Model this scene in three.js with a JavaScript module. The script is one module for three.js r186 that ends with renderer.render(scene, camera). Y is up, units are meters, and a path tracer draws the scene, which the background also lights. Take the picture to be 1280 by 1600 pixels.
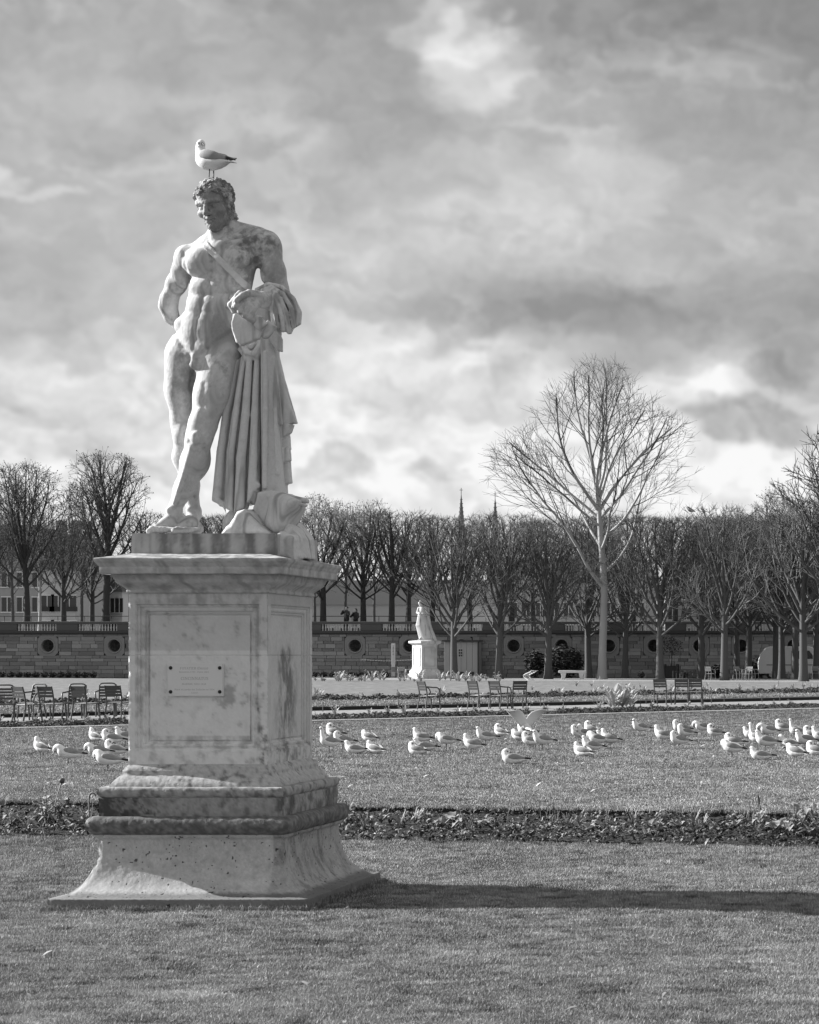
import * as THREE from 'three';
import { mergeGeometries, mergeVertices, toCreasedNormals } from 'three/addons/utils/BufferGeometryUtils.js';
import { RoundedBoxGeometry } from 'three/addons/geometries/RoundedBoxGeometry.js';

// ---------------------------------------------------------------- camera (shift lens, level)
const EYE = 1.65, FOC = 3180, PPX = 1500, PPY = 1024;         // focal length and principal point in pixels of the 1280 x 1600 photograph
const scene = new THREE.Scene();
const camera = new THREE.PerspectiveCamera(2 * Math.atan(800 / FOC) * 180 / Math.PI, 0.8, 0.1, 4000);
camera.position.set(0, EYE, 0);
camera.lookAt(0, EYE, -10);
camera.setViewOffset(1280, 1600, -(PPX - 640), -(PPY - 800), 1280, 1600);
const renderer = new THREE.WebGLRenderer({ antialias: true });
renderer.setSize(819, 1024);
renderer.toneMapping = THREE.LinearToneMapping;
renderer.toneMappingExposure = 2.0;
renderer.shadowMap.enabled = true;
// the sun: low winter sun on the left, a little behind the plane of the statue's front
const SUN_AZ = 6.5 * Math.PI / 180, SUN_EL = 25 * Math.PI / 180;
const sunDir = new THREE.Vector3(-Math.cos(SUN_EL) * Math.cos(SUN_AZ), Math.sin(SUN_EL), -Math.cos(SUN_EL) * Math.sin(SUN_AZ));
const sun = new THREE.DirectionalLight(0xffffff, 5);
sun.target.position.set(-5, 0, -30);
sun.position.copy(sun.target.position).addScaledVector(sunDir, 200);
sun.castShadow = true; sun.shadow.mapSize.set(4096, 4096);
Object.assign(sun.shadow.camera, { left: -90, right: 90, top: 90, bottom: -90, near: 1, far: 500 });
scene.add(sun, sun.target);

// ---------------------------------------------------------------- random numbers and noise
function rng(seed) { let s = seed >>> 0; return () => { s = (s + 0x6D2B79F5) | 0; let t = Math.imul(s ^ (s >>> 15), 1 | s); t = (t + Math.imul(t ^ (t >>> 7), 61 | t)) ^ t; return ((t ^ (t >>> 14)) >>> 0) / 4294967296; }; }
const PERM = new Uint8Array(512), GR = new Float32Array(256 * 3);
{ const r = rng(77), p = [...Array(256).keys()]; for (let i = 255; i > 0; i--) { const j = Math.floor(r() * (i + 1)); [p[i], p[j]] = [p[j], p[i]]; } for (let i = 0; i < 512; i++) PERM[i] = p[i & 255];
  for (let i = 0; i < 256; i++) { const a = r() * 6.2832, z = r() * 2 - 1, q = Math.sqrt(1 - z * z); GR[i * 3] = Math.cos(a) * q; GR[i * 3 + 1] = Math.sin(a) * q; GR[i * 3 + 2] = z; } }
function noise(x, y, z) {
  const X = Math.floor(x), Y = Math.floor(y), Z = Math.floor(z); x -= X; y -= Y; z -= Z;
  const u = x * x * x * (x * (x * 6 - 15) + 10), v = y * y * y * (y * (y * 6 - 15) + 10), w = z * z * z * (z * (z * 6 - 15) + 10);
  const a0 = PERM[X & 255], a1 = PERM[(X + 1) & 255], y0 = Y & 255, y1 = (Y + 1) & 255, z0 = Z & 255, z1 = (Z + 1) & 255;
  const g = (h, dx, dy, dz) => { h = PERM[h] * 3; return GR[h] * dx + GR[h + 1] * dy + GR[h + 2] * dz; };
  const b00 = PERM[a0 + y0], b01 = PERM[a0 + y1], b10 = PERM[a1 + y0], b11 = PERM[a1 + y1];
  const l = (t, a, b) => a + t * (b - a);
  return 1.5 * l(w, l(v, l(u, g(b00 + z0, x, y, z), g(b10 + z0, x - 1, y, z)), l(u, g(b01 + z0, x, y - 1, z), g(b11 + z0, x - 1, y - 1, z))),
    l(v, l(u, g(b00 + z1, x, y, z - 1), g(b10 + z1, x - 1, y, z - 1)), l(u, g(b01 + z1, x, y - 1, z - 1), g(b11 + z1, x - 1, y - 1, z - 1))));
}
function fbm(x, y, z, o = 4) { let s = 0, a = 0.5; for (let i = 0; i < o; i++) { s += a * noise(x, y, z); x = x * 2.03 + 7.1; y = y * 2.03 + 3.7; z = z * 2.03 + 1.3; a *= 0.5; } return s; }
const clamp = (x, a = 0, b = 1) => Math.min(b, Math.max(a, x)), lerp = (a, b, t) => a + (b - a) * t;
const sstep = (a, b, x) => { const t = clamp((x - a) / (b - a)); return t * t * (3 - 2 * t); };
const lin = (g) => { g /= 255; return g <= 0.04045 ? g / 12.92 : Math.pow((g + 0.055) / 1.055, 2.4); };
const V = (x, y, z) => new THREE.Vector3(x, y, z);

// ---------------------------------------------------------------- sky: grey winter clouds, computed
{
  const rows = [
    [170, 170, 168, 166, 168, 158, 150, 147, 146], [186, 184, 178, 171, 172, 168, 158, 152, 150], [182, 184, 181, 175, 178, 186, 176, 171, 166],
    [180, 188, 190, 186, 190, 200, 196, 189, 183], [180, 191, 196, 196, 199, 199, 192, 187, 182], [188, 196, 200, 199, 192, 178, 175, 172, 167],
    [210, 213, 217, 220, 218, 206, 203, 203, 198], [220, 220, 227, 235, 239, 239, 232, 218, 214], [226, 226, 232, 237, 241, 241, 237, 230, 224], [224, 224, 228, 232, 236, 236, 232, 226, 220]];
  // further cloud masses: px, py, rx, ry, grey levels, edge (1 = crisp)
  const blobs = [[668, 42, 48, 44, 28, 0.8], [735, 62, 72, 50, 34, 0.85], [775, 105, 92, 60, 30, 0.8], [715, 130, 40, 46, 18, 0.6], [815, 150, 60, 40, 14, 0.6], [868, 203, 75, 9, 15, 0.5], [18, 280, 55, 15, 34, 0.6], [85, 303, 62, 11, 26, 0.6], [150, 140, 90, 40, 14, 0.3], [330, 160, 60, 34, 10, 0.3],
    [850, 486, 250, 50, -27, 0.35], [1180, 668, 118, 40, -44, 0.75], [1010, 612, 190, 24, 26, 0.5], [1225, 590, 60, 24, -26, 0.6], [1250, 560, 60, 40, -14, 0.3], [560, 540, 60, 40, 16, 0.4], [520, 738, 82, 24, -36, 0.6], [705, 748, 62, 28, -32, 0.6],
    [190, 728, 85, 34, -26, 0.4], [55, 592, 80, 12, 16, 0.4], [1090, 625, 60, 26, 26, 0.6], [1185, 730, 100, 26, 24, 0.5], [680, 580, 70, 26, 14, 0.5], [820, 600, 50, 26, -14, 0.5], [1000, 240, 90, 40, 10, 0.4], [1150, 110, 90, 34, 9, 0.4], [60, 660, 90, 20, -12, 0.4], [640, 690, 190, 10, -12, 0.4], [930, 300, 120, 60, 8, 0.3]];
  const W = 4096, H = 2048, data = new Float32Array(W * H * 4);
  const fold = (x, n) => { x = Math.abs(x) % (2 * n); return x > n ? 2 * n - x : x; };
  for (let j = 0; j < H; j++) {
    const el = ((j + 0.5) / H - 0.5) * Math.PI;           // row 0 is straight down
    for (let i = 0; i < W; i++) {
      const o = (j * W + i) * 4;
      let v;
      if (el < -0.02) v = lin(100);
      else {
        const az = ((i + 0.5) / W - 0.25) * 2 * Math.PI;     // 0 = along -z
        let a = az > Math.PI ? az - 2 * Math.PI : az;
        const a1 = clamp(a, -0.75, 0.3), e1 = clamp(el, 0, 0.62);
        const t = e1 < el ? el : e1;
        let px = PPX + FOC * (Math.tan(a1) + (a - a1) * 1.4), py = PPY - FOC * (Math.tan(e1) / Math.cos(a1) + (t - e1) * 1.6);
        const inside = px > -300 && px < 1600 && py > -250;
        const n1 = fbm(px / 210, py / 120, 1.5, inside ? 5 : 3), n2 = fbm(px / 210, py / 120, 9.5, inside ? 5 : 3);
        const w2 = inside ? fbm(px / 58, py / 44, 21.5, 4) : 0, w3 = inside ? fbm(px / 58, py / 44, 33.5, 4) : 0; const wx = px + n1 * 100 + w2 * 34, wy = py + n2 * 70 + w3 * 30;
        const gx = fold(wx, 1280) / 160, gy = wy < 0 ? fold(wy, 520) / 100 : Math.min(wy / 100, 8.99);
        const ix = Math.min(7, Math.floor(gx)), iy = Math.min(8, Math.floor(gy)), fx = gx - ix, fy = clamp(gy - iy);
        const sx = fx * fx * (3 - 2 * fx), sy = fy * fy * (3 - 2 * fy);
        let g = lerp(lerp(rows[iy][ix], rows[iy][ix + 1], sx), lerp(rows[iy + 1][ix], rows[iy + 1][ix + 1], sx), sy);
        const bx = inside ? wx : fold(wx, 1280), by = inside ? wy : (wy < 0 ? fold(wy, 520) : wy);
        for (const b of blobs) { const q = ((bx - b[0]) / b[2]) ** 2 + ((by - b[1]) / b[3]) ** 2; if (q < 5) g += b[4] * lerp(Math.exp(-q), 1 - sstep(0.55, 1.5, q), b[5]); }
        let soft = 0; if (inside) { let a = 0.5, X = wx / 75, Y = wy / 46; for (let k = 0; k < 7; k++) { soft += a * noise(X, Y, 4.2 + k); X *= 2.05; Y *= 2.05; a *= 0.6; } } const big = fbm(wx / 330, wy / 170, 6.6, 3), low = sstep(420, 760, py);
        g += soft * lerp(20, 32, low) + big * 25 + n2 * 8 + low * 6;
        if (inside) { const f = (x, y) => { let q = 0, a = 0.5, X = x / 120, Y = y / 74; for (let k = 0; k < 6; k++) { q += a * noise(X, Y, 14.2 + k); X *= 2.07; Y *= 2.07; a *= 0.56; } return q; }; const c0 = f(wx, wy), relief = c0 - f(wx - 11, wy + 9); const patchy = lerp(0.25 + 0.75 * sstep(-0.12, 0.2, big), 1, low); g += patchy * (relief * lerp(20, 36, low) + 9 * sstep(0.02, 0.16, c0) - 7 * sstep(0.02, 0.22, -c0)); }
        v = lin(clamp(g, 120, 250)) / 2.0;
      }
      data[o] = data[o + 1] = data[o + 2] = v; data[o + 3] = 1;
    }
  }
  const t = new THREE.DataTexture(data, W, H, THREE.RGBAFormat, THREE.FloatType);
  t.mapping = THREE.EquirectangularReflectionMapping; t.magFilter = t.minFilter = THREE.LinearFilter; t.needsUpdate = true;
  scene.background = t; scene.environment = t;
}

// ---------------------------------------------------------------- pixels of the photograph to places
const P = (px, py, d) => V((px - PPX) / FOC * d, EYE - (py - PPY) / FOC * d, -d);      // at depth d
const depthAt = (py, y = 0) => (EYE - y) * FOC / (py - PPY);
const G = (px, py, y = 0) => P(px, py, depthAt(py, y));                                   // on level ground
const GX = (px, d, y = 0) => V((px - PPX) / FOC * d, y, -d);

// ---------------------------------------------------------------- naming
const taken = {};
function numbered(n) { const k = taken[n] = (taken[n] ?? -1) + 1; return k ? n + '_' + String(k).padStart(3, '0') : n; }
function thing(name, label, category, pos = [0, 0, 0], turn = 0, group) {
  const o = new THREE.Group(); o.name = numbered(name); scene.add(o);
  o.position.set(...(pos.isVector3 ? pos.toArray() : pos)); o.rotation.y = turn; o.userData = { label, category }; if (group) o.userData.group = group; return o;
}
function mesh(name, geo, mat, parent) { const m = new THREE.Mesh(geo, mat); m.name = name; m.castShadow = m.receiveShadow = true; if (parent) parent.add(m); return m; }
function single(name, geo, mat, label, category, group) { const m = mesh(numbered(name), geo, mat, scene); m.userData = { label, category }; if (group) m.userData.group = group; return m; }
function struct(name, geo, mat) { const m = mesh(numbered(name), geo, mat, scene); m.userData = { kind: 'structure' }; return m; }
function stuff(m, label, category) { m.userData = { kind: 'stuff' }; if (label) Object.assign(m.userData, { label, category }); return m; }
function dup(root, base, pos, turn, label, group) {
  const r = root.clone(); r.name = numbered(base); scene.add(r); r.position.copy(pos); r.rotation.set(0, turn, 0); r.userData = { ...root.userData };
  if (label) r.userData.label = label; if (group) r.userData.group = group; return r;
}

// ---------------------------------------------------------------- small geometry helpers
function bx(w, h, d, x = 0, y = 0, z = 0, ry = 0, rx = 0, rz = 0) { const g = new THREE.BoxGeometry(w, h, d); if (rx) g.rotateX(rx); if (rz) g.rotateZ(rz); if (ry) g.rotateY(ry); g.translate(x, y, z); return g; }
function rb(w, h, d, r, x = 0, y = 0, z = 0) { const g = new RoundedBoxGeometry(w, h, d, 1, r); g.translate(x, y, z); return g; }
function tube(pts, r, rad = 6, seg) { const c = new THREE.CatmullRomCurve3(pts.map((p) => p.isVector3 ? p : V(...p)), false, 'centripetal'); return new THREE.TubeGeometry(c, seg ?? Math.max(2, (pts.length - 1) * 4), r, rad, false); }
function bar(a, b, r0, r1 = r0, n = 6) { const A = a.isVector3 ? a : V(...a), B = b.isVector3 ? b : V(...b), d = B.clone().sub(A), g = new THREE.CylinderGeometry(r1, r0, d.length(), n, 1); g.translate(0, d.length() / 2, 0); g.applyQuaternion(new THREE.Quaternion().setFromUnitVectors(V(0, 1, 0), d.normalize())); g.translate(A.x, A.y, A.z); return g; }
function merged(list) { return mergeGeometries(list.map((g) => { const q = g.index ? g.toNonIndexed() : g; for (const k of Object.keys(q.attributes)) if (!['position', 'normal', 'uv'].includes(k)) q.deleteAttribute(k); return q; })); }
function paint(geo, fn) { const p = geo.attributes.position, c = new Float32Array(p.count * 3); for (let i = 0; i < p.count; i++) { const v = fn(p.getX(i), p.getY(i), p.getZ(i), i); if (v.length) { c[i * 3] = v[0]; c[i * 3 + 1] = v[1]; c[i * 3 + 2] = v[2]; } else c[i * 3] = c[i * 3 + 1] = c[i * 3 + 2] = v; } geo.setAttribute('color', new THREE.BufferAttribute(c, 3)); return geo; }
function noiseTexture(n, fn, rep = 1, srgb = false) { const d = new Uint8Array(n * n * 4); for (let y = 0; y < n; y++) for (let x = 0; x < n; x++) { const v = clamp(fn(x / n, y / n)) * 255, o = (y * n + x) * 4; d[o] = d[o + 1] = d[o + 2] = v; d[o + 3] = 255; } const t = new THREE.DataTexture(d, n, n); t.wrapS = t.wrapT = THREE.RepeatWrapping; t.magFilter = THREE.LinearFilter; t.minFilter = THREE.LinearMipmapLinearFilter; t.generateMipmaps = true; if (srgb) t.colorSpace = THREE.SRGBColorSpace; t.repeat.set(rep, rep); t.needsUpdate = true; return t; }
function latt(x, y, f, s) { const X = Math.floor(x), Y = Math.floor(y); let u = x - X, v = y - Y; u = u * u * (3 - 2 * u); v = v * v * (3 - 2 * v); const h = (i, j) => PERM[PERM[PERM[((i % f) + f) % f & 255] + (((j % f) + f) % f & 255)] + s] / 127.5 - 1; return lerp(lerp(h(X, Y), h(X + 1, Y), u), lerp(h(X, Y + 1), h(X + 1, Y + 1), u), v); }
function tileNoise(u, v, f, seed, o) { let s = 0, a = 0.5; for (let i = 0; i < o; i++) { s += a * latt(u * f, v * f, f, seed + i); f *= 2; a *= 0.5; } return s; } // seamless on the unit square
const grey = (v, rough = 0.9, extra = {}) => { const m = new THREE.MeshStandardMaterial({ roughness: rough, ...extra }); m.color.setRGB(v, v, v); return m; };

// ---------------------------------------------------------------- shapes by signed distance, meshed with surface nets
// a primitive: [distance function (x,y,z), smoothing k, subtract?]
function pCap(a, b, ra, rb_) {
  const ax = a.x, ay = a.y, az = a.z, bx_ = b.x - ax, by = b.y - ay, bz = b.z - az, L = bx_ * bx_ + by * by + bz * bz || 1e-9, dr = rb_ - ra;
  return (x, y, z) => { x -= ax; y -= ay; z -= az; const h = clamp((x * bx_ + y * by + z * bz) / L); x -= bx_ * h; y -= by * h; z -= bz * h; return Math.sqrt(x * x + y * y + z * z) - ra - dr * h; };
}
function pEll(c, rx, ry, rz, q) {
  const i = q ? q.clone().invert() : null, m = i ? new THREE.Matrix4().makeRotationFromQuaternion(i).elements : null;
  return (x, y, z) => { x -= c.x; y -= c.y; z -= c.z; if (m) { const X = m[0] * x + m[4] * y + m[8] * z, Y = m[1] * x + m[5] * y + m[9] * z; z = m[2] * x + m[6] * y + m[10] * z; x = X; y = Y; }
    const a = x / rx, b = y / ry, d = z / rz, k0 = Math.sqrt(a * a + b * b + d * d), e = a / rx, f = b / ry, g = d / rz, k1 = Math.sqrt(e * e + f * f + g * g); return k1 < 1e-9 ? -Math.min(rx, ry, rz) : k0 * (k0 - 1) / k1; };
}
function pPoly(pts, z0, half, round, warp) { // polygon in x, y (metres), thick along z around z0 (number or function of x, y)
  const n = pts.length;
  return (x, y, z) => {
    let d = 1e9, s = 1;
    for (let i = 0, j = n - 1; i < n; j = i++) {
      const ex = pts[j][0] - pts[i][0], ey = pts[j][1] - pts[i][1], wx = x - pts[i][0], wy = y - pts[i][1], t = clamp((wx * ex + wy * ey) / (ex * ex + ey * ey || 1e-9));
      const bx_ = wx - ex * t, by = wy - ey * t; d = Math.min(d, bx_ * bx_ + by * by);
      const c1 = y >= pts[i][1], c2 = y < pts[j][1], c3 = ex * wy > ey * wx; if ((c1 && c2 && c3) || (!c1 && !c2 && !c3)) s = -s;
    }
    const d2 = s * Math.sqrt(d) + round, zz = Math.abs(z - (typeof z0 === 'function' ? z0(x, y) : z0)) - half + round;
    return Math.min(Math.max(d2, zz), 0) + Math.sqrt(Math.max(d2, 0) ** 2 + Math.max(zz, 0) ** 2) - round;
  };
}
function combine(list, x, y, z) {
  let d = 1e3;
  for (let i = 0; i < list.length; i++) {
    const [f, k, sub] = list[i]; let e = f(x, y, z);
    if (sub) { e = -e; const h = Math.max(k - Math.abs(d - e), 0) / k; d = Math.max(d, e) + h * h * k * 0.25; }
    else { const h = Math.max(k - Math.abs(d - e), 0) / k; d = Math.min(d, e) - h * h * k * 0.25; }
  }
  return d;
}
function surfaceNets(prims, lo, hi, cell, post) {
  const nx = Math.ceil((hi.x - lo.x) / cell) + 1, ny = Math.ceil((hi.y - lo.y) / cell) + 1, nz = Math.ceil((hi.z - lo.z) / cell) + 1, B = 8;
  const F = new Float32Array(nx * ny * nz).fill(1), at = (i, j, k) => (k * ny + j) * nx + i;
  for (let bk = 0; bk < nz; bk += B) for (let bj = 0; bj < ny; bj += B) for (let bi = 0; bi < nx; bi += B) {
    const cx = lo.x + (bi + B / 2 - 0.5) * cell, cy = lo.y + (bj + B / 2 - 0.5) * cell, cz = lo.z + (bk + B / 2 - 0.5) * cell, R = cell * B * 0.8667 + 0.012;
    let best = 1e3; const ds = prims.map((p) => p[0](cx, cy, cz));
    prims.forEach((p, n) => { if (!p[2]) best = Math.min(best, ds[n]); });
    const use = prims.filter((p, n) => p[2] ? ds[n] < R * 1.6 + p[1] : ds[n] - R * 1.3 <= best + R * 1.3 + p[1]);
    const c = combine(use, cx, cy, cz), inside = c < -R * 2.2 , outside = c > R * 1.6;
    const i1 = Math.min(nx, bi + B), j1 = Math.min(ny, bj + B), k1 = Math.min(nz, bk + B);
    if (outside) continue;
    for (let k = bk; k < k1; k++) for (let j = bj; j < j1; j++) for (let i = bi; i < i1; i++) {
      const x = lo.x + i * cell, y = lo.y + j * cell, z = lo.z + k * cell;
      let d = inside ? -1 : combine(use, x, y, z); if (post && !inside) d = post(d, x, y, z); F[at(i, j, k)] = d;
    }
  }
  const id = new Int32Array(nx * ny * nz).fill(-1), pos = [], idx = [];
  const E = [[0, 1], [2, 3], [4, 5], [6, 7], [0, 2], [1, 3], [4, 6], [5, 7], [0, 4], [1, 5], [2, 6], [3, 7]];
  const v = new Float32Array(8);
  for (let k = 0; k < nz - 1; k++) for (let j = 0; j < ny - 1; j++) for (let i = 0; i < nx - 1; i++) {
    let m = 0; for (let q = 0; q < 8; q++) { v[q] = F[at(i + (q & 1), j + ((q >> 1) & 1), k + (q >> 2))]; if (v[q] < 0) m |= 1 << q; }
    if (m === 0 || m === 255) continue;
    let x = 0, y = 0, z = 0, n = 0;
    for (const [a, b] of E) if ((v[a] < 0) !== (v[b] < 0)) { const t = v[a] / (v[a] - v[b]); x += lerp(a & 1, b & 1, t); y += lerp((a >> 1) & 1, (b >> 1) & 1, t); z += lerp(a >> 2, b >> 2, t); n++; }
    id[at(i, j, k)] = pos.length / 3; pos.push(lo.x + (i + x / n) * cell, lo.y + (j + y / n) * cell, lo.z + (k + z / n) * cell);
  }
  for (let k = 1; k < nz - 1; k++) for (let j = 1; j < ny - 1; j++) for (let i = 1; i < nx - 1; i++) {
    const a = F[at(i, j, k)] < 0;
    const quad = (b, p, q, r, s) => { if (a === b) return; const [A, C, D, Ee] = a ? [p, q, r, s] : [s, r, q, p]; if (A < 0 || C < 0 || D < 0 || Ee < 0) return; idx.push(A, C, D, A, D, Ee); };
    quad(F[at(i + 1, j, k)] < 0, id[at(i, j - 1, k - 1)], id[at(i, j, k - 1)], id[at(i, j, k)], id[at(i, j - 1, k)]);
    quad(F[at(i, j + 1, k)] < 0, id[at(i - 1, j, k - 1)], id[at(i - 1, j, k)], id[at(i, j, k)], id[at(i, j, k - 1)]);
    quad(F[at(i, j, k + 1)] < 0, id[at(i - 1, j - 1, k)], id[at(i, j - 1, k)], id[at(i, j, k)], id[at(i - 1, j, k)]);
  }
  const g = new THREE.BufferGeometry(); g.setAttribute('position', new THREE.Float32BufferAttribute(pos, 3)); g.setIndex(idx);
  g.computeVertexNormals();
  const uv = new Float32Array(pos.length / 3 * 2); for (let i = 0; i < uv.length / 2; i++) { uv[i * 2] = pos[i * 3] + pos[i * 3 + 2] * 0.63; uv[i * 2 + 1] = pos[i * 3 + 1] + pos[i * 3 + 2] * 0.41; }
  g.setAttribute('uv', new THREE.BufferAttribute(uv, 2));
  return g;
}

// ---------------------------------------------------------------- stone
const grainTex = noiseTexture(512, (u, v) => 0.5 + 0.5 * tileNoise(u, v, 40, 3, 4)); grainTex.repeat.set(1.6, 1.6);
const pitTex = noiseTexture(512, (u, v) => { const a = tileNoise(u, v, 22, 21, 3), b = tileNoise(u, v, 64, 2, 3); return 0.7 + 0.25 * b - 0.6 * sstep(0.34, 0.5, a); }); pitTex.repeat.set(1.3, 1.3);
const stoneMat = new THREE.MeshStandardMaterial({ vertexColors: true, roughness: 0.86, bumpMap: grainTex, bumpScale: 0.0016 });
const pitMap = noiseTexture(1024, (u, v) => { const a = latt(u * 46, v * 46, 46, 61) * 0.65 + latt(u * 92, v * 92, 92, 17) * 0.45 + 0.2 * tileNoise(u, v, 5, 90, 3); return 0.95 - 0.5 * sstep(0.6, 0.8, a) + 0.05 * tileNoise(u, v, 120, 6, 2); }, 1, true);
const pittedMat = new THREE.MeshStandardMaterial({ vertexColors: true, roughness: 0.92, map: pitMap, bumpMap: pitMap, bumpScale: 0.004 });
const roughStoneMat = new THREE.MeshStandardMaterial({ vertexColors: true, roughness: 0.92, bumpMap: pitTex, bumpScale: 0.0022 });

// ---------------------------------------------------------------- the pedestal
const PC = { x: -5.037, d: 13.92 }, PEY = 1.6, PUP = EYE - PEY;   // pedestal and statue are measured from 1.6 m below the lens and stand PUP higher
const qOf = (L) => { const a = (L - PPX) / FOC; return (a * PC.d - PC.x) / (a - 1); };
const yOf = (py, q) => PEY - (py - PPY) / FOC * (PC.d - q);
function wearAt(x, y, z, amp) { return [amp * fbm(x * 9, y * 9, z * 9, 3) + amp * 0.5 * noise(x * 40, y * 40, z * 40), amp * 0.8 * fbm(x * 9 + 31, y * 9, z * 9, 3), amp * fbm(x * 9, y * 9 + 57, z * 9, 3) + amp * 0.5 * noise(x * 40 + 9, y * 40, z * 40)]; }
function sweepSquare(prof, { step = 0.012, amp = 0.004, chip = 0.02, split = 0 } = {}) { // prof: [q, y] from bottom to top, swept round the square
  const pts = []; for (let i = 0; i < prof.length - 1; i++) { const [q0, y0] = prof[i], [q1, y1] = prof[i + 1], n = Math.max(1, Math.round(Math.hypot(q1 - q0, y1 - y0) / step)); for (let k = 0; k < n; k++) pts.push([lerp(q0, q1, k / n), lerp(y0, y1, k / n)]); }
  pts.push(prof[prof.length - 1]);
  const geos = []; let len = [0]; for (let i = 1; i < pts.length; i++) len.push(len[i - 1] + Math.hypot(pts[i][0] - pts[i - 1][0], pts[i][1] - pts[i - 1][1]));
  for (let s = 0; s < 4; s++) { // 0 front, 1 right, 2 back, 3 left
    const N = Math.round(2 * prof[0][0] / (s < 2 ? step : step * 3)), pos = [], uv = [], idx = [];
    for (let j = 0; j < pts.length; j++) for (let i = 0; i <= N; i++) {
      let [q, y] = pts[j]; const t = i / N * 2 - 1; let l = t * q;
      const edge = q - Math.abs(l);                                           // distance from the mitred corner
      const c = noise(l * 0 + y * 23, q * 17, s === 0 || s === 3 ? (t < 0 ? 1 : 5) : 9) ;
      q -= chip * sstep(0.05, 0, edge) * (0.35 + 0.9 * Math.max(0, fbm(y * 26, edge * 30, (s + (t > 0 ? 1 : 0)) % 4 * 7.7, 3) + 0.1)) * 0.8; l = Math.sign(t) * Math.max(0, q - edge);
      if (split && s === 1) q += (l > 0.12 ? 0.007 : 0) - 0.018 * sstep(0.014, 0, Math.abs(l - 0.12 - 0.02 * Math.sin(y * 9)));
      let x = [l, q, -l, -q][s], z = [q, -l, -q, l][s]; const w = wearAt(x, y, z, amp);
      pos.push(x + w[0], y + w[1] * (y < 0.01 ? 0 : 1), z + w[2]); uv.push(l + s * 1.3, len[j]);
    }
    for (let j = 0; j < pts.length - 1; j++) for (let i = 0; i < N; i++) { const a = j * (N + 1) + i, b = a + N + 1; idx.push(a, a + 1, b, a + 1, b + 1, b); }
    const g = new THREE.BufferGeometry(); g.setAttribute('position', new THREE.Float32BufferAttribute(pos, 3)); g.setAttribute('uv', new THREE.Float32BufferAttribute(uv, 2)); g.setIndex(idx); g.computeVertexNormals(); geos.push(g);
  }
  return mergeGeometries(geos);
}
const prof = (list) => list.map(([L, py]) => { const q = qOf(L); return [q, yOf(py, q)]; });
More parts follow.
